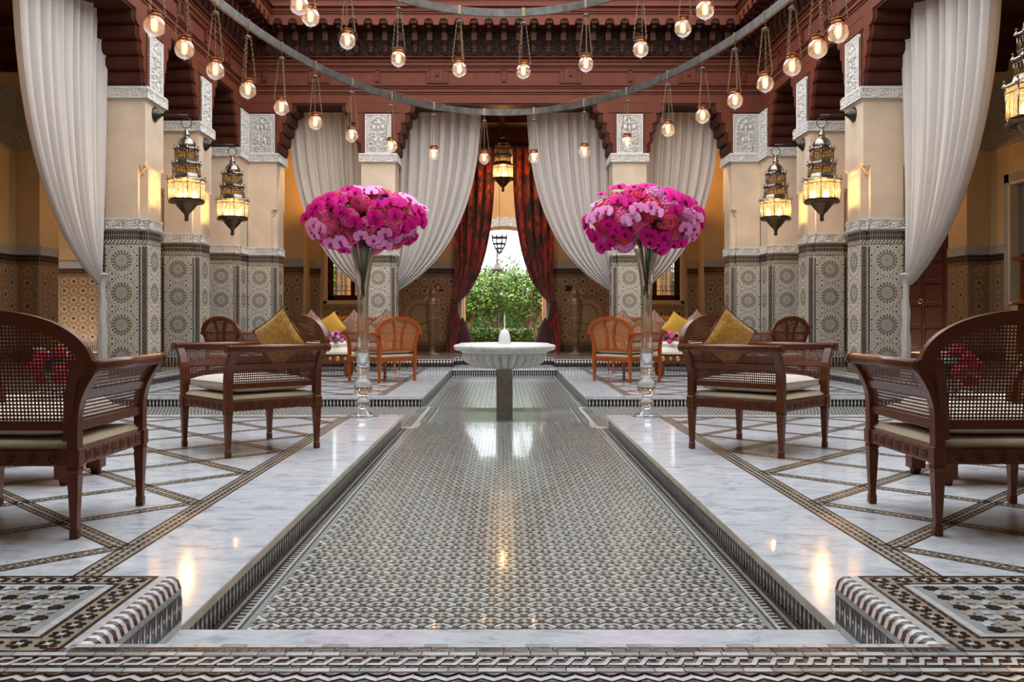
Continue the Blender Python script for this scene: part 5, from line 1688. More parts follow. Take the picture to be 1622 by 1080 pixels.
for s, side in ((-1, 'left'), (1, 'right')):
    tag(put('sofa_cushion', SOFC, None, (s * 2.865, 15.72, .405)), 'long cream seat cushion on the far %s sofa' % side, 'cushion', 'sofa cushions')
    X = lambda v: CX + s * v
    ys, z = 15.90, .825
    pillow('kilim', 'patterned woven pillow at the outer end of the %s sofa' % side, (X(3.43), ys, z), 0, .25, 45)
    pillow('yellow', 'plain yellow pillow in the middle of the %s sofa' % side, (X(3.03), ys - .22, z - .02), 0, .35, 45 + 12 * s)
    pillow('kilim', 'patterned woven pillow just inside the yellow one on the %s sofa' % side, (X(2.67), ys, z), 0, .25, 45)
    pillow('kilim', 'patterned woven pillow at the inner end of the %s sofa' % side, (X(2.10), ys, z), 0, .28, 42)

# ---- upholstered low tables with brass studs
def low_table():
    r = empty('upholstered_table')
    w, d = 1.02, .52
    for sx in (-1, 1):
        for sy in (-1, 1):
            L = MB(); x, y = sx * (w / 2 - .075), sy * (d / 2 - .075)
            L.cbox(x - .042, x + .042, y - .042, y + .042, .035, .30, .004); L.taper(x, y, 0, .035, .035, .05)
            L.build('leg', MT['mahogany'], r)
    MB().cbox(-w / 2 + .02, w / 2 - .02, -d / 2 + .02, d / 2 - .02, .22, .36, .006).build('apron', MT['mahogany'], r)
    for k in range(8):
        for sy in (-1, 1):
            m_ = MB(); m_.sphere((0, 0, 0), .028 if k % 2 else .038, 10, 6); o_ = m_.build('brass_stud', MT['brass'], r, (-w / 2 + .1 + k * (w - .2) / 7, sy * (d / 2 - .02), .29)); o_.scale = (1, .35, 1)
    t = MB()
    def dm(a, b_):
        e = min(a * w, (1 - a) * w, b_ * d, (1 - b_) * d)
        return ((a - .5) * w, (b_ - .5) * d, .395 + .075 * min(1, e / .08) ** .5)
    t.grid(dm, 30, 18); t.box(-w / 2, w / 2, -d / 2, d / 2, .36, .396)
    t.build('padded_top', MT['cushion'], r)
    nl = MB()
    for k in range(34):
        for sy in (-1, 1): nl.sphere((-w / 2 + .015 + k * (w - .03) / 33, sy * (d / 2 + .001), .372), .006, 5, 3)
    nl.build('nail_heads', MT['iron'], r, kind='stuff')
    return r
lt = low_table()
GT_ = 'cream padded low tables'
place(lt, True, (-2.92, 14.35, 0), 0, 'cream padded low table with brass studs before the left sofa', 'table', GT_)
place(lt, False, (2.95, 14.35, 0), 0, 'cream padded low table with brass studs before the right sofa', 'table', GT_)
place(lt, False, (-2.83, 5.05, 0), 0, 'cream padded low table beyond the near left armchair', 'table', GT_)
place(lt, False, (2.86, 5.05, 0), 0, 'cream padded low table beyond the near right armchair', 'table', GT_)

# ------------------------------------------------------------------ flowers
def petal_mat(name, c, c2=None):
    m, nt, p = _nt(name)
    oi = nt.nodes.new('ShaderNodeObjectInfo')
    c2 = c2 or tuple(x * .55 for x in c)
    nt.links.new(mix_rgb(nt, oi.outputs['Random'], c, c2), p.inputs['Base Color'])
    p.inputs['Roughness'].default_value = .65
    p.inputs['Specular IOR Level'].default_value = .12
    return m
FM = {'mag': petal_mat('magenta_petal', (.66, .005, .24), (.48, .003, .15)), 'pale': petal_mat('pale_pink_petal', (.82, .36, .66), (.74, .22, .50)),
      'pink': petal_mat('pink_petal', (.90, .17, .36), (.80, .10, .28)), 'coral': petal_mat('coral_petal', (.66, .03, .07), (.72, .09, .15)),
      'purple': petal_mat('purple_petal', (.10, .03, .20), (.16, .07, .26)), 'wine': petal_mat('wine_petal', (.07, .004, .012), (.10, .008, .02)), 'lip': petal_mat('orchid_lip', (.22, .004, .05))}
def petal(mb, a, L, W, lift, m, n=3, base=.0):
    """rounded petal radiating in the local xy plane at angle a"""
    ca, sa = math.cos(a), math.sin(a)
    rows = []
    for (t, w_) in ((0.0, .18), (.35, .85), (.7, 1.0), (.92, .62), (1.0, .12)):
        r = base + L * t; z = lift * math.sin(t * PI * .7)
        rows.append([(r * ca - k * W * w_ * sa, r * sa + k * W * w_ * ca, z + .004 * (1 - k * k)) for k in (-1, 0, 1)])
    mb.rings(rows, m, closed=False, sm=True)
def orchid(c, lip):
    mb = MB()
    for a, L, W in ((90, .044, .020), (210, .042, .018), (330, .042, .018)): petal(mb, R_(a), L, W, .006, 0)
    for a in (5, 175): petal(mb, R_(a), .050, .034, .010, 0)
    for a in (250, 290): petal(mb, R_(a), .018, .009, .016, 1)
    mb.sphere((0, -.002, .012), .007, 6, 4, 1)
    return mb.mesh('orchid', [c, lip])
def hydrangea(c, r=.085, n=110):
    mb = MB(); rnd = random.Random(int(r * 1000))
    mb.sphere((0, 0, 0), r * .8, 10, 6)
    for i in range(n):
        z = 1 - 1.55 * (i + .5) / n; th = i * 2.39996
        q = math.sqrt(max(0, 1 - z * z)); nrm = Vector((q * math.cos(th), q * math.sin(th), z))
        t = nrm.cross(Vector((0.3, .2, 1))).normalized(); b_ = nrm.cross(t)
        rr = r * rnd.uniform(.92, 1.06); rot = rnd.uniform(0, 2)
        for k in range(4):
            a = rot + k * PI / 2
            def p(x, y, h): return nrm * (rr + h) + (t * math.cos(a) - b_ * math.sin(a)) * x + (t * math.sin(a) + b_ * math.cos(a)) * y
            mb.quadpts([p(0, 0, -.002), p(.008, .007, .003), p(.017, 0, .001), p(.008, -.007, .003)], 0)
    return mb.mesh('hydrangea', c)
def carnation(c, r=.045):
    mb = MB(); rnd = random.Random(3)
    mb.sphere((0, 0, 0), r * .6, 8, 5)
    for lay in range(3):
        for i in range(10):
            a = i * 2 * PI / 10 + lay * .3; el = .25 + lay * .5
            d = Vector((math.cos(a) * math.cos(el), math.sin(a) * math.cos(el), math.sin(el)))
            t = d.cross(Vector((0, 0, 1))).normalized(); n = t.cross(d)
            w_ = r * .36
            pts = [d * r * .4 - t * w_ * .4, d * r * .4 + t * w_ * .4, d * r * .9 + t * w_ + n * .006, d * r * 1.05, d * r * .9 - t * w_ - n * .006]
            mb.quadpts(pts, 0)
    return mb.mesh('carnation', c)
def leaf_mesh():
    mb = MB(); petal(mb, 0, .13, .035, .02, 0); return mb.mesh('leaf', MT['leaf_d'])
ORC = {'mag': orchid(FM['mag'], FM['lip']), 'pale': orchid(FM['pale'], FM['mag'])}
HYD = {k: hydrangea(FM[k], .075 if k != 'pale' else .07) for k in ('pink', 'coral', 'pale')}
CAR = {k: carnation(FM[k]) for k in ('purple', 'wine', 'coral')}
LEAF = leaf_mesh()
def aim(n, spin):
    n = Vector(n).normalized()
    q = n.to_track_quat('Z', 'Y')
    return q.to_matrix().to_4x4() @ Matrix.Rotation(spin, 4, 'Z')
def bouquet(label, loc, rx, ry, rz, seed, nh, no, small=False, mix=None, group='flower arrangements'):
    rnd = random.Random(seed)
    r = empty('bouquet', loc); tag(r, label, 'flowers', group)
    core = MB(); core.lathe([(max(.001, .68 * math.sin(PI * i / 8)), -.68 * math.cos(PI * i / 8)) for i in range(9)], 16, sm=True)
    o_ = core.build('foliage', MT['leaf_d'], r); o_.scale = (rx, ry, rz)
    def on(k, n, lo=-.75):
        z = 1 - (1 - lo) * (k + .5) / n; th = k * 2.39996 + seed
        q = math.sqrt(max(0, 1 - z * z))
        return Vector((q * math.cos(th), q * math.sin(th), z))
    hk = list(mix or ['pink', 'coral', 'pink', 'pale', 'coral'])
    for k in range(nh):
        d = on(k, nh, -.9); p = Vector((d.x * rx * .86, d.y * ry * .86, d.z * rz * .86))
        kk = hk[k % len(hk)]
        nrm = Vector((d.x / rx, d.y / ry, d.z / rz))
        o_ = put('hydrangea', HYD[kk], r, mat4=Matrix.Translation(p) @ aim(nrm, rnd.uniform(0, 6)) @ Matrix.Scale(rnd.uniform(.85, 1.2) * (.55 if small else 1.28), 4))
    for k in range(nh // 2):
        d = on(k * 2 + 1, nh, -.6); d = Matrix.Rotation(.6, 3, 'Z') @ d
        p = Vector((d.x * rx * .95, d.y * ry * .95, d.z * rz * .95))
        put('carnation', CAR[('purple', 'wine', 'purple', 'coral')[k % 4]], r, mat4=Matrix.Translation(p) @ aim(d, 0) @ Matrix.Scale(rnd.uniform(.9, 1.4) * (.6 if small else 1), 4))
    # orchids in sprays
    ns = no // 5 if no else 0
    for k in range(ns):
        d = on(k, ns, -.85); d = Matrix.Rotation(.35 + seed * .1, 3, 'Z') @ d
        kind = 'mag' if k % 3 != 1 else 'pale'
        out_ = rnd.choice((1.0, 1.02, 1.05, 1.16, 1.0))
        for j in range(5):
            dd = (d + Vector((rnd.uniform(-.26, .26), rnd.uniform(-.26, .26), rnd.uniform(-.30, .24)))).normalized()
            p = Vector((dd.x * rx * 1.06, dd.y * ry * 1.08, dd.z * rz * 1.14)) * out_
            nn = (Vector((dd.x / rx, dd.y / ry, dd.z / rz)).normalized() + Vector((0, -.55, .15))).normalized()
            put('orchid', ORC[kind], r, mat4=Matrix.Translation(p) @ aim(nn, rnd.uniform(-.5, .5)) @ Matrix.Scale(rnd.uniform(1.2, 1.5), 4))
    for k in range(9 if not small else 3):
        th = k * 2.4; d = Vector((math.cos(th), math.sin(th), (-.6, .85, -.3)[k % 3])).normalized()
        put('leaf', LEAF, r, mat4=Matrix.Translation(Vector((d.x * rx * .85, d.y * ry * .85, d.z * rz * .85))) @ aim(Vector((-d.z * d.x, -d.z * d.y, 1)), th) )
    return r

# ---- tall glass vases
VP = [(.001, .0), (.142, .0), (.140, .008), (.10, .022), (.05, .045), (.032, .07), (.045, .085), (.062, .115), (.062, .135), (.045, .17), (.036, .185), (.048, .195), (.075, .225), (.088, .265), (.086, .30), (.066, .34), (.045, .375), (.040, .395), (.058, .405), (.060, .42), (.050, .43), (.064, .44), (.066, .46), (.060, .475), (.058, .60), (.053, .85), (.050, 1.05), (.055, 1.20), (.072, 1.35), (.095, 1.48), (.118, 1.57)]
FOOT = MB().lathe([p for p in VP if p[1] <= .071], 28, cap=False).mesh('foot', MT['glass_t'])
VASE = MB().lathe([(.001, .068)] + [p for p in VP if p[1] >= .069], 28, cap=False)
VASE.lathe([(r_ - .006, z_) for r_, z_ in VP[24:]][::-1] + [(.05, .49), (.001, .485)], 28, cap=False)
VASE.rings([[(r_ * math.cos(2 * PI * i / 28), r_ * math.sin(2 * PI * i / 28), 1.57) for i in range(28)] for r_ in (.118, .112)], 0, sm=False)
VASE = VASE.mesh('glass_body', MT['glass_v'])
for s, side in ((-1, 'left'), (1, 'right')):
    x = CX + s * 1.325; y = 8.32
    v = empty('tall_vase', (x, y, 0)); tag(v, 'tall trumpet-shaped clear glass vase on the %s marble platform' % side, 'vase', 'tall glass vases')
    put('glass_body', VASE, v); put('foot', FOOT, v, (0, 0, .001))
    stm = MB(); rnd = random.Random(5 + s)
    for k in range(16):
        a = rnd.uniform(0, 2 * PI); r0 = rnd.uniform(.01, .035); r1 = rnd.uniform(.04, .085); z0 = rnd.uniform(1.10, 1.24)
        stm.tube([(r0 * math.cos(a + 2.4), r0 * math.sin(a + 2.4), z0), (r0 * .7 * math.cos(a), r0 * .7 * math.sin(a), 1.28), (r1 * math.cos(a), r1 * math.sin(a), 1.55), (r1 * 1.5 * math.cos(a), r1 * 1.5 * math.sin(a), 1.66)], .0055, 5)
    bq = bouquet('large arrangement of magenta and pink orchids in the %s tall glass vase' % side, (x - s * .015, y, 1.83), .49, .43, .255, 3 + s, 40, 125, mix=['pink', 'coral', 'pink', 'pale', 'pink'] if s < 0 else ['coral', 'pink', 'coral', 'pale'])
    stm.build('stems', MT['stem'], bq, (s * .015, 0, -1.83), kind='stuff')
# small posies on the low tables
def tumbler(label, loc, sc=1.0):
    t = MB().lathe([(.001, 0), (.030, 0), (.034, .01), (.05, .10), (.052, .11), (.048, .11), (.046, .10), (.03, .015), (.001, .012)], 16, cap=False)
    o = t.build('glass_tumbler', MT['glass_t'], None, loc); o.scale = (sc, sc, sc)
    return tag(o, label, 'vase', 'small glass tumblers')
for s, side in ((-1, 'left'), (1, 'right')):
    tumbler('small glass tumbler of pink flowers on the far %s low table' % side, (CX + s * 2.68, 14.25, .470))
    bouquet('small pink posy on the far %s low table' % side, (CX + s * 2.68, 14.25, .62), .13, .12, .085, 9 + s, 9, 0, True, ['pink', 'pale', 'pink'], 'small posies')
    tumbler('small glass tumbler of red flowers on the near %s low table' % side, (CX + s * 2.50, 5.02, .470))
    bouquet('red posy on the low table beyond the near %s armchair' % side, (CX + s * 2.50, 5.02, .635), .17, .16, .10, 12 + s, 12, 0, True, ['coral'], 'small posies')

# ------------------------------------------------------------------ fountain
fx, fy = CX, 9.68
ft = empty('fountain', (fx, fy, -.30))
tag(ft, 'round white marble fountain with a fluted bowl on a square pedestal', 'fountain')
Z = lambda z: z + .30
mb = MB(); mb.cbox(-.088, .088, -.088, .088, 0, Z(.40), .004); mb.build('pedestal', MT['marble_p'], ft)
NG = 30
bowl = [(.085, .372), (.16, .374), (.27, .384), (.36, .408), (.425, .448), (.458, .495), (.462, .53), (.45, .555)]
mb = MB(); rs = []
for (r, z) in bowl:
    ring = []
    for i in range(NG * 10):
        a = 2 * PI * i / (NG * 10)
        g_ = abs(math.sin(a * NG / 2)) ** .5
        k = .17 * min(1, (r - .08) / .1) * (1 if z < .52 else (.7 if z < .54 else .1))
        rr = r * (1 - k + k * g_ * 1.0)
        ring.append((rr * math.cos(a), rr * math.sin(a), Z(z)))
    rs.append(ring)
mb.rings(rs, 0, True, sm=True); mb.build('fluted_bowl', MT['marble_f'], ft)
mb = MB().lathe([(.448, Z(.545)), (.470, Z(.553)), (.472, Z(.566)), (.51, Z(.570)), (.540, Z(.582)), (.555, Z(.602)), (.556, Z(.616)), (.545, Z(.632)), (.515, Z(.640)), (.49, Z(.640)), (.485, Z(.650)), (.462, Z(.650)), (.455, Z(.60)), (.40, Z(.55)), (.01, Z(.54))], 64, cap=False)
mb.build('rim', MT['marble_f'], ft)
mb = MB().lathe([(.457, Z(.636)), (.01, Z(.638))], 48, cap=False); mb.build('bowl_water', WATER, ft)
foam = simple('white_water', (.80, .82, .82), .25, bmp=.3, bscale=30)
mb = MB().lathe([(.066, Z(.634)), (.066, Z(.68)), (.060, Z(.73)), (.045, Z(.775)), (.030, Z(.795)), (.012, Z(.80)), (.007, Z(.82)), (.0065, Z(.90)), (.005, Z(.955)), (.001, Z(.96))], 20, cap=False)
mb.build('water_jet', foam, ft)

# ------------------------------------------------------------------ bronze urns
UP = [(.001, 0), (.135, 0), (.138, .012), (.12, .03), (.07, .045), (.062, .06), (.058, .20), (.068, .22), (.072, .24), (.078, .26), (.10, .50), (.128, .78), (.150, 1.02), (.160, 1.10), (.160, 1.16), (.146, 1.21), (.118, 1.25), (.100, 1.265), (.105, 1.28), (.105, 1.34), (.095, 1.37), (.060, 1.43), (.020, 1.455), (.009, 1.465), (.007, 1.55), (.001, 1.555)]
for s, side in ((-1, 'left'), (1, 'right')):
    u = empty('urn', (CX + s * 1.54, 19.1, G)); tag(u, 'tall slender bronze urn on the %s side of the garden doorway' % side, 'urn', 'bronze urns')
    MB().lathe([p for p in UP if p[1] <= .23], 28, cap=False).build('foot', MT['urn'], u)
    MB().lathe([p for p in UP if .21 <= p[1] <= 1.27], 28, cap=False).build('body', MT['urn'], u)
    MB().lathe([p for p in UP if p[1] >= 1.26], 28, cap=False).build('lid', MT['urn'], u)
    bd = MB()
    for z in (.80, 1.105): bd.torus((0, 0, z), .131 if z < 1 else .161, .004, n=28, k=5)
    bd.build('band', MT['brass'], u)
# wall boxes beside the curtains
al = empty('alarm_box', (CX - 1.56, WB - .012, 1.68)); tag(al, 'small red square alarm box on the tiled wall by the left urn', 'alarm')
MB().cbox(-.075, .075, -.04, .004, -.075, .075, .008).build('case', MT['red_box'], al)
MB().box(-.022, .022, -.043, -.04, -.04, .035).box(-.03, .03, -.043, -.04, -.045, -.03).build('mark', MT['stucco_p'], al)
al = empty('switch_box', (CX + 1.545, WB - .012, 1.66)); tag(al, 'small black square switch box on the tiled wall by the right urn', 'switch')
MB().cbox(-.075, .075, -.03, .004, -.06, .06, .008).build('case', MT['black_pl'], al)
MB().cbox(-.03, .03, -.036, -.03, -.03, .03, .003).build('rocker', MT['iron'], al)

# ------------------------------------------------------------------ lanterns
def lobed(r, n=8, q=.90):
    return [(r * (1 if i % 2 == 0 else q) * math.cos(PI * i / n), r * (1 if i % 2 == 0 else q) * math.sin(PI * i / n)) for i in range(2 * n)]
def oct_(r, n=8): return [(r * math.cos(2 * PI * i / n + PI / n), r * math.sin(2 * PI * i / n + PI / n)) for i in range(n)]
def lantern_parts():
    """tiered metal and glass lantern, z measured from the base plate"""
    parts = []
    me = MB()
    me.lathe([(.001, -.27), (.018, -.27), (.030, -.255), (.026, -.20), (.036, -.165), (.06, -.145), (.10, -.10), (.14, -.05), (.16, -.015), (.165, -.012)], 24, scallop=8, depth=.04)
    parts.append(('base_cone', me.mesh('base_cone', MT['bronze_d'])))
    me = MB()
    me.rings([[(x, y, z) for x, y in lobed(r)] for r, z in ((.16, -.015), (.235, -.02), (.262, -.008), (.262, .012), (.235, .022), (.245, .034))], 0, True)
    parts.append(('base_plate', me.mesh('base_plate', MT['bronze_d'])))
    def tier(r, z0, z1, tag_):
        fr = MB(); P = oct_(r)
        for k in range(8):
            (x0, y0), (x1, y1) = P[k], P[(k + 1) % 8]
            fr.tube([(x0, y0, z0), (x0, y0, z1)], .007, 5)
            for z in (z0, z1, z0 + (z1 - z0) * .82): fr.tube([(x0, y0, z), (x1, y1, z)], .006, 4)
            mx, my = (x0 * 2 + x1) / 3, (y0 * 2 + y1) / 3; nx_, ny_ = (x0 + 2 * x1) / 3, (y0 + 2 * y1) / 3
            for (a, b_) in ((mx, my), (nx_, ny_)): fr.tube([(a, b_, z0), (a, b_, z0 + (z1 - z0) * .82)], .0035, 4)
            # corner finial
            fr.lathe([(.022, z1), (.026, z1 + .012), (.012, z1 + .03), (.007, z1 + .05), (.013, z1 + .056), (.001, z1 + .07)], 6, (x0 * 1.04, y0 * 1.04, 0))
        parts.append(('tier_frame', fr.mesh('tier_frame', MT['pewter'])))
        w = 2 * r * math.sin(PI / 8); ap = r * math.cos(PI / 8)
        pn = MB(); pn.box(-w / 2 + .006, w / 2 - .006, -.0012, .0012, 0, z1 - z0)
        pm = pn.mesh('pane', MT['pane'])
        for k in range(8):
            a = 2 * PI * k / 8 + PI / 4 if False else 2 * PI * (k + 1) / 8
            parts.append(('pane', pm, Matrix.Translation((ap * math.cos(a), ap * math.sin(a), z0)) @ Matrix.Rotation(a + PI / 2, 4, 'Z')))
    def roof(r0, z0, r1, z1, eave=1.10):
        me = MB(); me.rings([[(x, y, z) for x, y in oct_(r)] for r, z in ((r0 * .98, z0), (r0 * eave, z0 + .008), (r0 * eave * .98, z0 + .02), ((r0 + r1) / 2 * .93, (z0 + z1) / 2), (r1, z1))], 0, True)
        parts.append(('roof', me.mesh('roof', MT['pewter'])))
    tier(.245, .035, .300, 'a'); roof(.245, .30, .185, .395)
    tier(.183, .395, .525, 'b'); roof(.183, .525, .160, .605)
    tier(.158, .605, .735, 'c'); roof(.158, .735, .12, .775)
    me = MB().lathe([(.125, .775), (.125, .80), (.115, .845), (.085, .885), (.05, .905), (.040, .915), (.048, .93), (.050, .95), (.035, .975), (.022, .99), (.026, 1.01), (.012, 1.03), (.006, 1.055)], 20)
    parts.append(('dome', me.mesh('dome', MT['pewter'])))
    me = MB(); me.torus((0, 0, 1.115), .072, .0065, (1, 0, 0), (0, 0, 1), 22, 5); me.torus((0, 0, 1.205), .022, .005, (0, 1, 0), (0, 0, 1), 10, 4)
    parts.append(('hanging_ring', me.mesh('hanging_ring', MT['iron'])))
    bl = MB().lathe([(.001, 0), (.012, .005), (.012, .02), (.017, .04), (.014, .06), (.001, .085)], 10).lathe([(.001, -.012), (.03, .0), (.045, .035), (.035, .085), (.001, .13)], 12, m=1).mesh('bulb', [MT['bulb'], MT['glow_l']])
    for k in range(3):
        a = 2 * PI * k / 3 - PI / 2 + .25
        parts.append(('bulb', bl, Matrix.Translation((.11 * math.cos(a), .11 * math.sin(a), .05))))
    return parts
LP = lantern_parts()
def lantern(label, x, y, z, power, cat_group='tiered metal lanterns', rod=None, sc=1.0):
    r = empty('lantern', (x, y, z)); tag(r, label, 'lantern', cat_group)
    r.scale = (sc, sc, sc)
    for q in LP: put(q[0], q[1], r, mat4=q[2] if len(q) > 2 else Matrix())
    l = bpy.data.lights.new('lantern_light', 'POINT'); l.energy = power; l.color = (1.0, .68, .36); l.shadow_soft_size = .035
    lo = bpy.data.objects.new('lantern_light', l); COL.objects.link(lo); lo.parent = r; lo.location = (0, 0, .15)
    if rod:
        MB().tube([(0, 0, 1.22), (0, 0, rod)], .008, 6).build('hanging_rod', MT['iron'], r)
    return r
ZLAN = 2.56
k = 0
for s, side in ((-1, 'left'), (1, 'right')):
    for (yy, nm) in ((YA, 'nearest'), (YB, 'middle'), (YN, 'closest')):
        if s < 0 and yy == YN: lab = 'tiered lantern on the near left arcade pillar nearer than the big curtain'
        elif yy == YN: lab = 'large amber lantern at the far right edge nearer than the big curtain'
        else: lab = 'glowing tiered lantern hung from the bracket on the %s %s arcade pillar' % (nm, side)
        xx = CX + s * 4.47
        yy2 = yy - .25 if (s < 0 and yy == YN) else yy
        lantern(lab, xx, yy2, ZLAN, LAMP_WALL)
        br = empty('lamp_bracket', (CX + s * 4.92, yy2, 3.79))
        tag(br, 'dark iron wall bracket carrying the lantern on the %s %s pillar' % (nm, side), 'bracket', 'lantern brackets')
        MB().lathe([(.105, 0), (.105, .012), (.085, .03), (.06, .06), (.035, .09), (.030, .105)], 24, scallop=12, depth=.03).build('rosette', MT['iron'], br, mat4=frame((0, 0, 0), (0, 1, 0), (0, 0, 1)) if s < 0 else frame((0, 0, 0), (0, -1, 0), (0, 0, 1)))
        a = MB().tube([(-s * .09, 0, 0), (-s * .47, 0, -.012)], .017, 8)
        a.tube([(-s * .35, 0, -.009), (-s * .36, 0, -.009)], .024, 8); a.tube([(-s * .45, 0, -.012), (-s * .455, 0, .01), (-s * .452, 0, -.035)], .009, 6)
        a.build('arm', MT['iron'], br)
lantern('glowing tiered lantern hanging in the garden doorway between the red curtains', CX - .02, 19.9, 4.04, LAMP_WALL * 1.1, rod=1.56)
for s, side in ((-1, 'left'), (1, 'right')):  # hidden lanterns, added only to warm and brighten the galleries
    lantern('added hidden lantern brightening the far %s gallery corner behind the pillars' % side, CX + s * 7.2, 18.9, 3.6, LAMP_WALL * 1.6, rod=2.0)
    lantern('added hidden lantern brightening the narrow far %s gallery bay' % side, CX + s * 3.5, 19.5, 3.9, LAMP_WALL * 5.5, rod=1.70)
    lantern('added hidden lantern brightening the %s side gallery of the near wide bay' % side, CX + s * 7.3, 9.0, 3.6, LAMP_WALL * 1.3, rod=2.0)

# ------------------------------------------------------------------ chandelier rings with hanging globes
DROP = .69
RZ1, RZ2 = 4.00, 4.51
def lamp_mesh():
    P = []
    R = .086
    def ch(mb, p0, p1, n):
        p0, p1 = Vector(p0), Vector(p1); d = (p1 - p0) / n; dn = d.normalized()
        a = dn.cross(Vector((.3, .9, .1))).normalized(); b_ = dn.cross(a)
        for i in range(n):
            c_ = p0 + d * (i + .5); u = a if i % 2 else b_
            L = d.length * .66
            pts = [c_ + dn * (L * math.cos(t)) + u * (L * .48 * math.sin(t)) for t in [2 * PI * k / 6 for k in range(6)]]
            mb.tube(pts, .0026, 3, closed=True)
    hook = MB(); hook.tube([(0, 0, DROP), (0, 0, DROP - .10)], .0045, 5); hook.torus((0, 0, DROP - .11), .012, .003, (1, 0, 0), (0, 0, 1), 8, 4)
    P.append(('hook', hook.mesh('hook', MT['chain'])))
    ztop = DROP - .125
    cap = MB().lathe([(.001, ztop + .012), (.018, ztop + .010), (.036, ztop - .004), (.040, ztop - .014), (.030, ztop - .014), (.001, ztop - .008)], 14)
    P.append(('cap', cap.mesh('cap', MT['ring'])))
    for k in range(3):
        c = MB(); a = 2 * PI * k / 3 + .5
        ch(c, (.030 * math.cos(a), .030 * math.sin(a), ztop - .014), (.083 * math.cos(a), .083 * math.sin(a), .092), 18); P.append(('chain', c.mesh('chain', MT['chain'])))

    col = MB().lathe([(.050, .074), (.058, .078), (.058, .085), (.052, .09), (.052, .108), (.060, .113), (.058, .118), (.046, .118), (.046, .08)], 18, cap=False)
    for k in range(3):
        a = 2 * PI * k / 3 + .5; ca, sa = math.cos(a), math.sin(a)
        col.tube([(.052 * ca, .052 * sa, .10), (.070 * ca, .070 * sa, .082), (.082 * ca, .082 * sa, .086), (.083 * ca, .083 * sa, .098), (.076 * ca, .076 * sa, .099)], .0045, 5)
    P.append(('collar', col.mesh('collar', MT['copper'])))
    g = MB().lathe([(.001, -R)] + [(R * math.sin(a), -R * math.cos(a)) for a in [PI * k / 14 for k in range(1, 12)]] + [(.050, .076)], 22, cap=False)
    g.sphere((0, 0, -R - .008), .010, 8, 5)
    P.append(('globe', g.mesh('globe', MT['globe'])))
    f = MB().lathe([(.001, -.028), (.006, -.024), (.008, -.008), (.011, .010), (.012, .026), (.007, .044), (.001, .052)], 8)
    f.lathe([(.001, -.046), (.018, -.036), (.026, -.012), (.028, .018), (.020, .048), (.012, .06)], 12, m=1, cap=False)
    P.append(('bulb', f.mesh('bulb', [MT['fil'], MT['glow']])))
    hd = MB().lathe([(.012, .05), (.014, .06), (.014, .10), (.001, .10)], 8); P.append(('lamp_holder', hd.mesh('lamp_holder', MT['copper'])))
    return P
PL = lamp_mesh()
ORD = ['first', 'second', 'third', 'fourth', 'fifth', 'sixth', 'seventh', 'eighth', 'ninth', 'tenth', 'eleventh', 'twelfth', 'thirteenth', 'fourteenth', 'fifteenth', 'sixteenth', 'seventeenth', 'eighteenth', 'nineteenth', 'twentieth', 'twenty-first', 'twenty-second']
L1 = [(245, 29), (292, 77), (341, 118), (393, 150), (446, 177), (500, 198), (557, 217), (620, 231), (687, 241), (767, 246), (846, 246), (925, 239), (993, 228), (1058, 212), (1113, 193), (1164.5, 170), (1212, 143), (1254.7, 111), (1295, 74), (1328, 28)]
L2 = [(474, -6), (492, 33), (550, 70), (631, 96), (728, 107), (829, 111), (928, 101), (1015, 83), (1082, 53), (1117, 15)]
def un(px, py, z):
    d = FPX * (z - HZ) / (VY - py); return ((px - VX) * d / FPX, d)
def fit(points):
    """axis-aligned ellipse centred on x = c : least squares on (x-cx)^2/a^2 + (y-cy)^2/b^2 = 1"""
    best = None
    cx = 0.5 * (max(p[0] for p in points) + min(p[0] for p in points))
    for ci in range(40):
        cy = 4.5 + ci * .15
        for ai in range(40):
            a = max(abs(p[0] - cx) for p in points) * (1.0 + ai * .01)
            num = den = 0
            for (x, y) in points:
                q = math.sqrt(max(0, 1 - ((x - cx) / a) ** 2)); num += (y - cy) * q; den += q * q
            b_ = num / den
            e = sum((y - cy - b_ * math.sqrt(max(0, 1 - ((x - cx) / a) ** 2))) ** 2 for x, y in points)
            if best is None or e < best[0]: best = (e, cx, cy, a, b_)
    return best[1:]
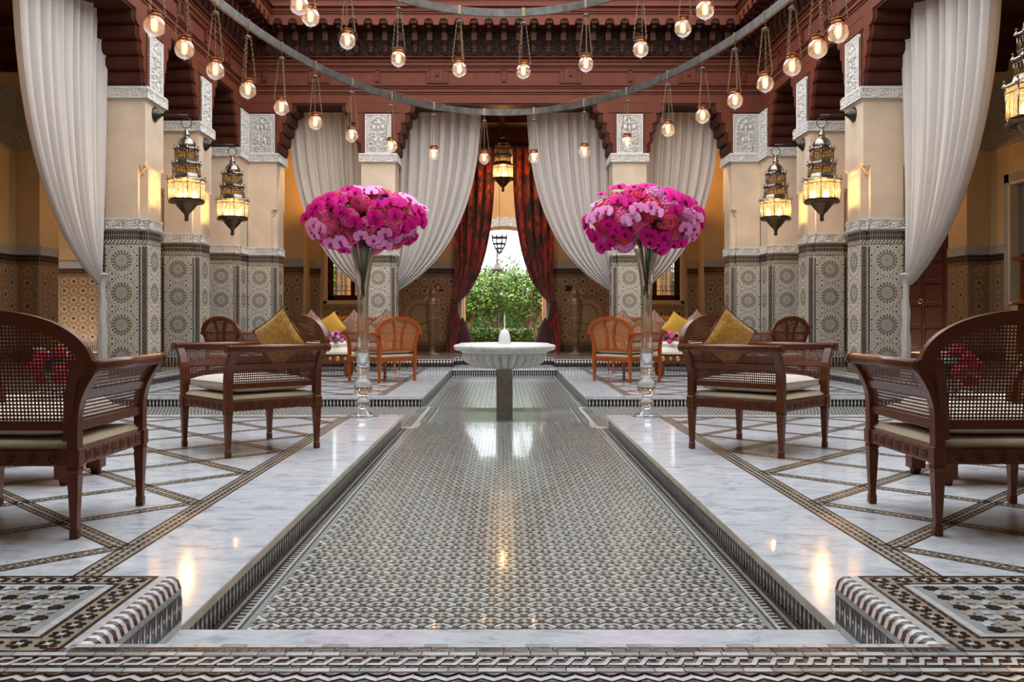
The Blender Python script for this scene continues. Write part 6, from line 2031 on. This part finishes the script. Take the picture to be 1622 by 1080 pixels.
def ring(label, pts, z, what, extra):
    P = [un(px, py, z - DROP) for px, py in pts]
    cx, cy, a, b_ = fit(P)
    r = empty('chandelier_ring', (cx, cy, z)); tag(r, label, 'chandelier')
    n = 120
    mb = MB(); rs = []
    for i in range(n):
        t = 2 * PI * i / n; x, y = a * math.cos(t), b_ * math.sin(t)
        nx_, ny_ = math.cos(t) / a, math.sin(t) / b_; l = math.hypot(nx_, ny_); nx_ /= l; ny_ /= l
        h, w = .045, .016
        rs.append([(x - nx_ * w, y - ny_ * w, -h), (x + nx_ * w, y + ny_ * w, -h), (x + nx_ * w, y + ny_ * w, h), (x - nx_ * w, y - ny_ * w, h)])
    rs.append(rs[0]); mb.rings(rs, 0); mb.build('band', MT['ring'], r)
    allp = []
    for (x, y) in P:        # slide onto the fitted ring along the line of sight
        best = min(((abs(math.atan2(cx + a * math.cos(t), cy + b_ * math.sin(t)) - math.atan2(x, y)), t) for t in [2 * PI * i / 2000 for i in range(2000)] if abs(cy + b_ * math.sin(t) - y) < 1.2), default=(0, math.atan2((y - cy) / b_, (x - cx) / a)))
        t = best[1]; allp.append((cx + a * math.cos(t), cy + b_ * math.sin(t)))
    for t in extra: allp.append((cx + a * math.cos(t), cy + b_ * math.sin(t)))
    cl = MB()
    for i, (x, y) in enumerate(allp):
        cl.cbox(x - cx - .022, x - cx + .022, y - cy - .022, y - cy + .022, -.05, .052, .004)
        o = empty('pendant_lamp', (x, y, z - .05 - DROP + .05))
        if i < len(P): lb = '%s globe lamp from the left on the %s chandelier ring' % (ORD[i], what)
        else: lb = 'globe lamp %s on the near end of the %s chandelier ring' % (('at the right corner', 'at the left corner', 'right of the tip', 'left of the tip')[i - len(P)], what)
        tag(o, lb, 'lamp', 'globe lamps of the %s ring' % what)
        for nm, me in PL: put(nm, me, o)
        o.rotation_euler = (0, 0, i * .7)
    cl.build('clamps', MT['chain'], r, kind='stuff')
    for t in (-.9, PI + .9, -PI / 2):
        x, y = a * math.cos(t), b_ * math.sin(t)
        MB().tube([(x, y, 0), (x * .9, y, 7.4 - z)], .006, 5).build('suspension_cable', MT['iron'], r)
    if what == 'lower':
        for sg in (-1, 1):
            bc = MB()
            for k in range(26):
                t = PI / 2 + sg * (.30 + .0125 * k)
                bc.sphere((a * math.cos(t), b_ * math.sin(t), .052 + .022 * math.sin(PI * k / 25)), .008, 6, 4)
            bc.build('bead_chain', MT['chain'], r)
    return cx, cy, a, b_
R1 = ring('large lower oval steel chandelier ring hung with glass globes', L1, RZ1, 'lower', (-.5, PI + .5, -1.0, PI + 1.0))
R2 = ring('smaller upper oval steel chandelier ring hung with glass globes', L2, RZ2, 'upper', (-.35, PI + .35, -.95, PI + .95))
print('RINGS', R1, R2)
# steel beams across the opening that carry the chandelier cables
for i, yy in enumerate((3.2, 6.2)):
    tag(MB().cbox(CX - 5.4, CX + 5.4, yy - .05, yy + .05, 7.40, 7.52, .01).build('steel_beam', MT['ring']), '%s grey steel beam across the open court carrying the chandelier' % ('nearer', 'farther')[i], None, None, 'structure')

# ------------------------------------------------------------------ wooden lantern by the right wall
wl = empty('wooden_lantern', (8.80, 14.80, G)); tag(wl, 'carved wooden lantern stand by the recessed window in the right wall', 'lantern')
w_ = MB().cbox(-.16, .16, -.16, .16, 0, 1.02, .01); w_.build('stand', MT['wood_mid'], wl)
w_ = MB()
for (r, z0, z1) in ((.22, 1.02, 1.06), (.13, 1.06, 1.10), (.22, 1.75, 1.79), (.24, 1.79, 1.81)): w_.cbox(-r, r, -r, r, z0, z1, .006)
for sx in (-1, 1):
    for sy in (-1, 1): w_.box(sx * .11 - .02, sx * .11 + .02, sy * .11 - .02, sy * .11 + .02, 1.10, 1.75)
w_.box(-.13, .13, -.13, .13, 1.40, 1.44)
w_.build('cage', MT['chair_o'], wl)
w_ = MB().lathe([(.22, 1.81), (.16, 1.86), (.10, 1.95), (.05, 2.0), (.05, 2.06), (.02, 2.10), (.001, 2.16)], 8, sm=False); w_.build('roof', MT['wood_mid'], wl)

# ------------------------------------------------------------------ porch arch and garden beyond the doorway
YP = 24.0
pb = MB()
arch = []
for k in range(25):
    t = PI * k / 24
    x = -1.05 * math.cos(t); arch.append((x, 2.75 + .62 * math.sin(t) ** .9))
def arch_wall(y0, y1, zt, prof, half, m=0, mb=None, zb=G):
    mb = mb or MB()
    L = [(-half, zt)] ; n = len(prof)
    for k in range(n - 1):
        (xa, za), (xb, zb_) = prof[k], prof[k + 1]
        mb.prism([(CX + xa, y0, za), (CX + xb, y0, zb_), (CX + xb, y0, zt), (CX + xa, y0, zt)], (0, y1 - y0, 0), m)
    return mb
pw = arch_wall(YP, YP + .35, 5.6, arch, 3.0)
pw.box(CX - 4.5, CX - 1.05, YP, YP + .35, 0, 5.6); pw.box(CX + 1.05, CX + 4.5, YP, YP + .35, 0, 5.6)
porch = tag(pw.build('porch_wall', simple('porch_plaster', srgb(206, 160, 104), .7, var=.08, vscale=3)), 'ochre plaster porch wall with a round arch beyond the garden doorway', None, None, 'structure')
# white pierced screen with lobed upper edge in front of the arch head
sm = MB()
lob = []
for k in range(41):
    t = PI * (.06 + .88 * k / 40)
    lob.append((math.cos(t), math.sin(t)))
for k in range(40):
    (c0, s0), (c1, s1) = lob[k], lob[k + 1]
    def P(c_, s_, q): return (CX + 1.02 * q * c_, YP - .06, 2.75 + .63 * q * s_)
    q1 = 1.42 + (.05 if k % 2 else 0)
    sm.prism([P(c0, s0, 1.08), P(c1, s1, 1.08), P(c1, s1, q1), P(c0, s0, q1)], (0, .05, 0))
sm.build('pierced_screen', carved('white_screen', (.80, .80, .80), 16.0, 1.0), porch)
ab = MB()
for k in range(24):
    (xa, za), (xb, zb_) = arch[k], arch[k + 1]
    ab.prism([(CX + xa, YP - .03, za), (CX + xb, YP - .03, zb_), (CX + xb * 1.05, YP - .03, zb_ + .13), (CX + xa * 1.05, YP - .03, za + .13)], (0, .08, 0))
ab.build('arch_moulding', MT['tan_t'], porch)
fl = MB().box(-14, 14, WB + .3, 70, -.3, .10)
tag(fl.build('ground', simple('garden_soil', (.10, .075, .045), .9, var=.3, vscale=3, bmp=.3, bscale=8)), 'bare garden ground beyond the doorway', None, None, 'structure')
pvg = MB().box(-2.2, 2.2, WB + .3, 26.0, .10, .14); tag(pvg.build('garden_path', simple('terracotta_path', (.30, .20, .13), .7, var=.2, vscale=6)), 'terracotta garden path leading from the doorway', None, None, 'structure')

LEAFM = [simple('orange_leaf_light', (.24, .36, .05), .45, var=.35, vscale=1.5), simple('orange_leaf', (.12, .23, .03), .45, var=.35, vscale=1.5), simple('orange_leaf_dark', (.05, .11, .02), .5, var=.3, vscale=1.5)]
HEDM = [simple('hedge_leaf_light', (.14, .23, .045), .5, var=.3, vscale=2), simple('hedge_leaf', (.06, .12, .025), .5, var=.3, vscale=2)]
BARK = simple('bark', (.24, .13, .06), .85, var=.35, vscale=8, bmp=.5, bscale=20)
FRUIT = simple('orange_fruit', (.62, .20, .03), .45)
FR_ME = MB().sphere((0, 0, 0), .05, 8, 6).mesh('orange', FRUIT)
def leaves(mb, c, r, n, size, rnd, mats, squash=.8):
    for _ in range(n):
        d = Vector((rnd.gauss(0, 1), rnd.gauss(0, 1), rnd.gauss(0, 1))).normalized()
        p = Vector(c) + Vector((d.x, d.y, d.z * squash)) * r * rnd.uniform(.55, 1.0) ** .6
        u = Vector((rnd.gauss(0, 1), rnd.gauss(0, 1), rnd.gauss(0, .5))).normalized(); w_ = u.cross(d).normalized() * size * .32
        a = p + u * size * .5; b_ = p - u * size * .5
        mb.quadpts([a, p + w_ + d * .01, b_, p - w_ + d * .01], rnd.randrange(mats))
def tree(label, x, y, h, rx, rz, seed, leafs=5200, fruit=14):
    rnd = random.Random(seed)
    r = empty('orange_tree', (x, y, .10)); tag(r, label, 'tree', 'orange trees in the garden')
    t = MB()
    zc = h - rz
    for k in range(3):
        a = 2 * PI * k / 3 + seed
        t.tube([(.10 * math.cos(a), .10 * math.sin(a), 0), (.14 * math.cos(a), .14 * math.sin(a), .5), (.35 * math.cos(a + .4), .35 * math.sin(a + .4), 1.0), (.6 * rx * math.cos(a + .5), .6 * rx * math.sin(a + .5), zc)], [.12, .09, .07, .03], 7)
    t.build('trunk', BARK, r)
    mb = MB(); nc = 46
    tips = []
    for k in range(nc):
        d = Vector((rnd.gauss(0, 1), rnd.gauss(0, 1), rnd.gauss(.1, .9))).normalized()
        q = rnd.uniform(.45, .92)
        c = (d.x * rx * q, d.y * rx * q, zc + d.z * rz * q)
        leaves(mb, c, rx * .34, leafs // nc, .12, rnd, 3); tips.append((Vector(c), d))
    mb.build('crown', LEAFM, r, kind='stuff')
    for k in range(fruit):
        c, d = tips[rnd.randrange(nc)]
        dd = Vector((d.x, -abs(d.y) - .3, d.z * .4)).normalized()
        put('orange', FR_ME, r, tuple(c + dd * rx * .30))
    return r
TX = [(-1.30, 30.6, 2.55, 1.25, .95), (.95, 31.0, 2.75, 1.3, 1.0), (-3.5, 32.5, 2.6, 1.25, 1.0), (3.4, 33.0, 2.8, 1.35, 1.05), (-.25, 34.2, 3.1, 1.35, 1.15), (-5.6, 29.5, 2.8, 1.2, 1.1), (5.7, 29.5, 2.8, 1.2, 1.1), (-7.6, 33.0, 3.0, 1.4, 1.2), (7.7, 33.0, 3.0, 1.4, 1.2)]
TL = ['orange tree left of the fountain jet with fruit hanging low', 'taller orange tree right of the fountain jet', 'orange tree half hidden by the left red curtain', 'orange tree with a leaning trunk by the right red curtain', 'tall orange tree behind the garden lamp post', 'orange tree seen through the left gallery window', 'orange tree seen through the right gallery window', 'farther orange tree outside the left gallery window', 'farther orange tree outside the right gallery window']
for k, (x, y, h, rx, rz) in enumerate(TX): tree(TL[k], x, y, h, rx, rz, 20 + k)
# clipped hedges
def hedge(label, x0, x1, y0, y1, z1, seed):
    rnd = random.Random(seed)
    r = empty('hedge', ((x0 + x1) / 2, (y0 + y1) / 2, .10)); tag(r, label, 'hedge', 'clipped hedges')
    hx, hy = (x1 - x0) / 2, (y1 - y0) / 2
    mb = MB().cbox(-hx + .05, hx - .05, -hy + .05, hy - .05, 0, z1 - .15, .08, 1)
    n = int((x1 - x0) * (z1) * 1500)
    for _ in range(n):
        f = rnd.random()
        if f < .6: p = Vector((rnd.uniform(-hx, hx), -hy + rnd.uniform(-.02, .05), rnd.uniform(0, z1 - .1)))
        else: p = Vector((rnd.uniform(-hx, hx), rnd.uniform(-hy, hy), z1 - .1 + rnd.uniform(-.05, .04)))
        u = Vector((rnd.gauss(0, 1), rnd.gauss(0, 1), rnd.gauss(0, 1))).normalized(); w_ = u.cross(Vector((rnd.gauss(0, 1), rnd.gauss(0, 1), 1))).normalized()
        s_ = .05
        mb.quadpts([p + u * s_, p + w_ * s_ * .6, p - u * s_, p - w_ * s_ * .6], 0 if rnd.random() < .5 else 1)
    mb.build('foliage', HEDM, r, kind='stuff')
hedge('low pale hedge behind the fountain jet', -1.05, .95, 28.0, 28.8, .60, 1)
hedge('square clipped hedge beside the left red curtain', -2.6, -1.25, 27.2, 28.2, .78, 2)
hedge('square clipped hedge beside the right red curtain', 1.05, 2.5, 27.2, 28.2, .78, 3)
hedge('long dark hedge closing the garden', -9.0, 9.0, 39.0, 40.0, 1.9, 4)
# lamp post, porch pendant, palm, house
lp = empty('lamp_post', (-.22, 33.0, .10)); tag(lp, 'dark garden lamp post with a bell shade above the orange trees', 'lamp')
MB().lathe([(.09, 0), (.09, .1), (.05, .16), (.045, 1.6), (.035, 2.6)], 10).build('post', MT['iron'], lp)
MB().lathe([(.05, 2.50), (.13, 2.56), (.24, 2.66), (.25, 2.69), (.13, 2.78), (.07, 2.90), (.05, 2.98), (.06, 3.04), (.035, 3.10), (.045, 3.2), (.012, 3.45)], 14).build('shade', simple('weathered_shade', (.13, .10, .09), .5), lp)
pn = empty('porch_lantern', (-.10, 23.55, 2.92)); tag(pn, 'small dark crown-shaped lantern hanging under the porch arch', 'lantern')
cr = MB(); P0, P1 = oct_(.17), oct_(.20)
cr.rings([[(x, y, z) for x, y in oct_(r)] for r, z in ((.005, -.30), (.03, -.26), (.045, -.22))], 0, True)
for k in range(8):
    a0 = oct_(.05)[k]; a1 = oct_(.17)[k]; a2 = oct_(.20)[k]; b1 = oct_(.17)[(k + 1) % 8]; b2 = oct_(.20)[(k + 1) % 8]
    cr.tube([(*a0, -.24), (*a1, .0), (*a2, .16)], .017, 5); cr.tube([(*a1, 0), (*b1, 0)], .017, 4); cr.tube([(*a2, .16), (*b2, .16)], .022, 4); cr.tube([(*a2, .16), (a2[0], a2[1], .23)], .02, 4)
    am, bm_ = oct_(.11)[k], oct_(.11)[(k + 1) % 8]; cr.tube([(*am, -.12), (*bm_, -.12)], .015, 4)
cr.build('cage', MT['iron'], pn)
MB().tube([(0, 0, .16), (0, 0, 2.60)], .006, 5).build('chain', MT['iron'], pn)
MB().tube([(0, -.02, 2.58), (0, .46, 2.58)], .015, 6).build('bracket_arm', MT['iron'], pn)
gl_ = MB(); gl_.rings([[(x, y, z) for x, y in oct_(r)] for r, z in ((.045, -.23), (.165, 0), (.195, .16))], 0); gl_.build('glass', MT['glass'], pn)
pm = empty('palm', (1.35, 37.0, .10)); tag(pm, 'tall palm with hanging fronds behind the right red curtain', 'palm')
MB().tube([(0, 0, 0), (.05, 0, 2.5), (.0, 0, 5.3)], [.22, .17, .15], 9).build('trunk', BARK, pm)
rnd = random.Random(4)
PALM = simple('palm_leaf', (.16, .22, .07), .5, var=.3, vscale=2)
for k in range(16):
    a = 2 * PI * k / 16; L = 2.3; up = rnd.uniform(.1, .9)
    fm = MB(); pts = []
    for j in range(9):
        t = j / 8; pts.append(Vector((math.cos(a) * L * t * .75, math.sin(a) * L * t * .75, 5.3 + up * 1.4 * t - 2.6 * t * t)))
    fm.tube(pts, [.025 * (1 - .8 * j / 8) for j in range(9)], 5)
    side = Vector((-math.sin(a), math.cos(a), 0))
    for j in range(1, 40):
        t = j / 40; i = min(7, int(t * 8)); p = pts[i].lerp(pts[i + 1], t * 8 - i); dr_ = (pts[i + 1] - pts[i]).normalized()
        for sg in (-1, 1):
            l = .42 * math.sin(PI * (.15 + .8 * t)); q = p + side * sg * l * .75 + dr_ * l * .5 - Vector((0, 0, l * .55))
            fm.quadpts([p - dr_ * .015, p + dr_ * .015, q], 0)
    fm.build('frond', PALM, pm)
hs = empty('garden_house', (-3.6, 47.0, .1)); tag(hs, 'low pink garden house with a tiled roof beyond the trees', 'building')
MB().box(-2.2, 2.2, -1, 1, 0, 3.3).build('wall', simple('pink_render', (.55, .28, .20), .8, var=.1), hs)
MB().prism([(-2.5, -1.3, 3.3), (2.5, -1.3, 3.3), (2.0, -1.3, 3.75), (-2.0, -1.3, 3.75)], (0, 2.6, 0)).build('roof', simple('roof_tile', (.42, .16, .09), .8), hs)
for x in (-1.2, 1.2): MB().box(x - .35, x + .35, -1.03, -.98, 1.2, 2.3).build('window', MT['wood_dk'], hs)
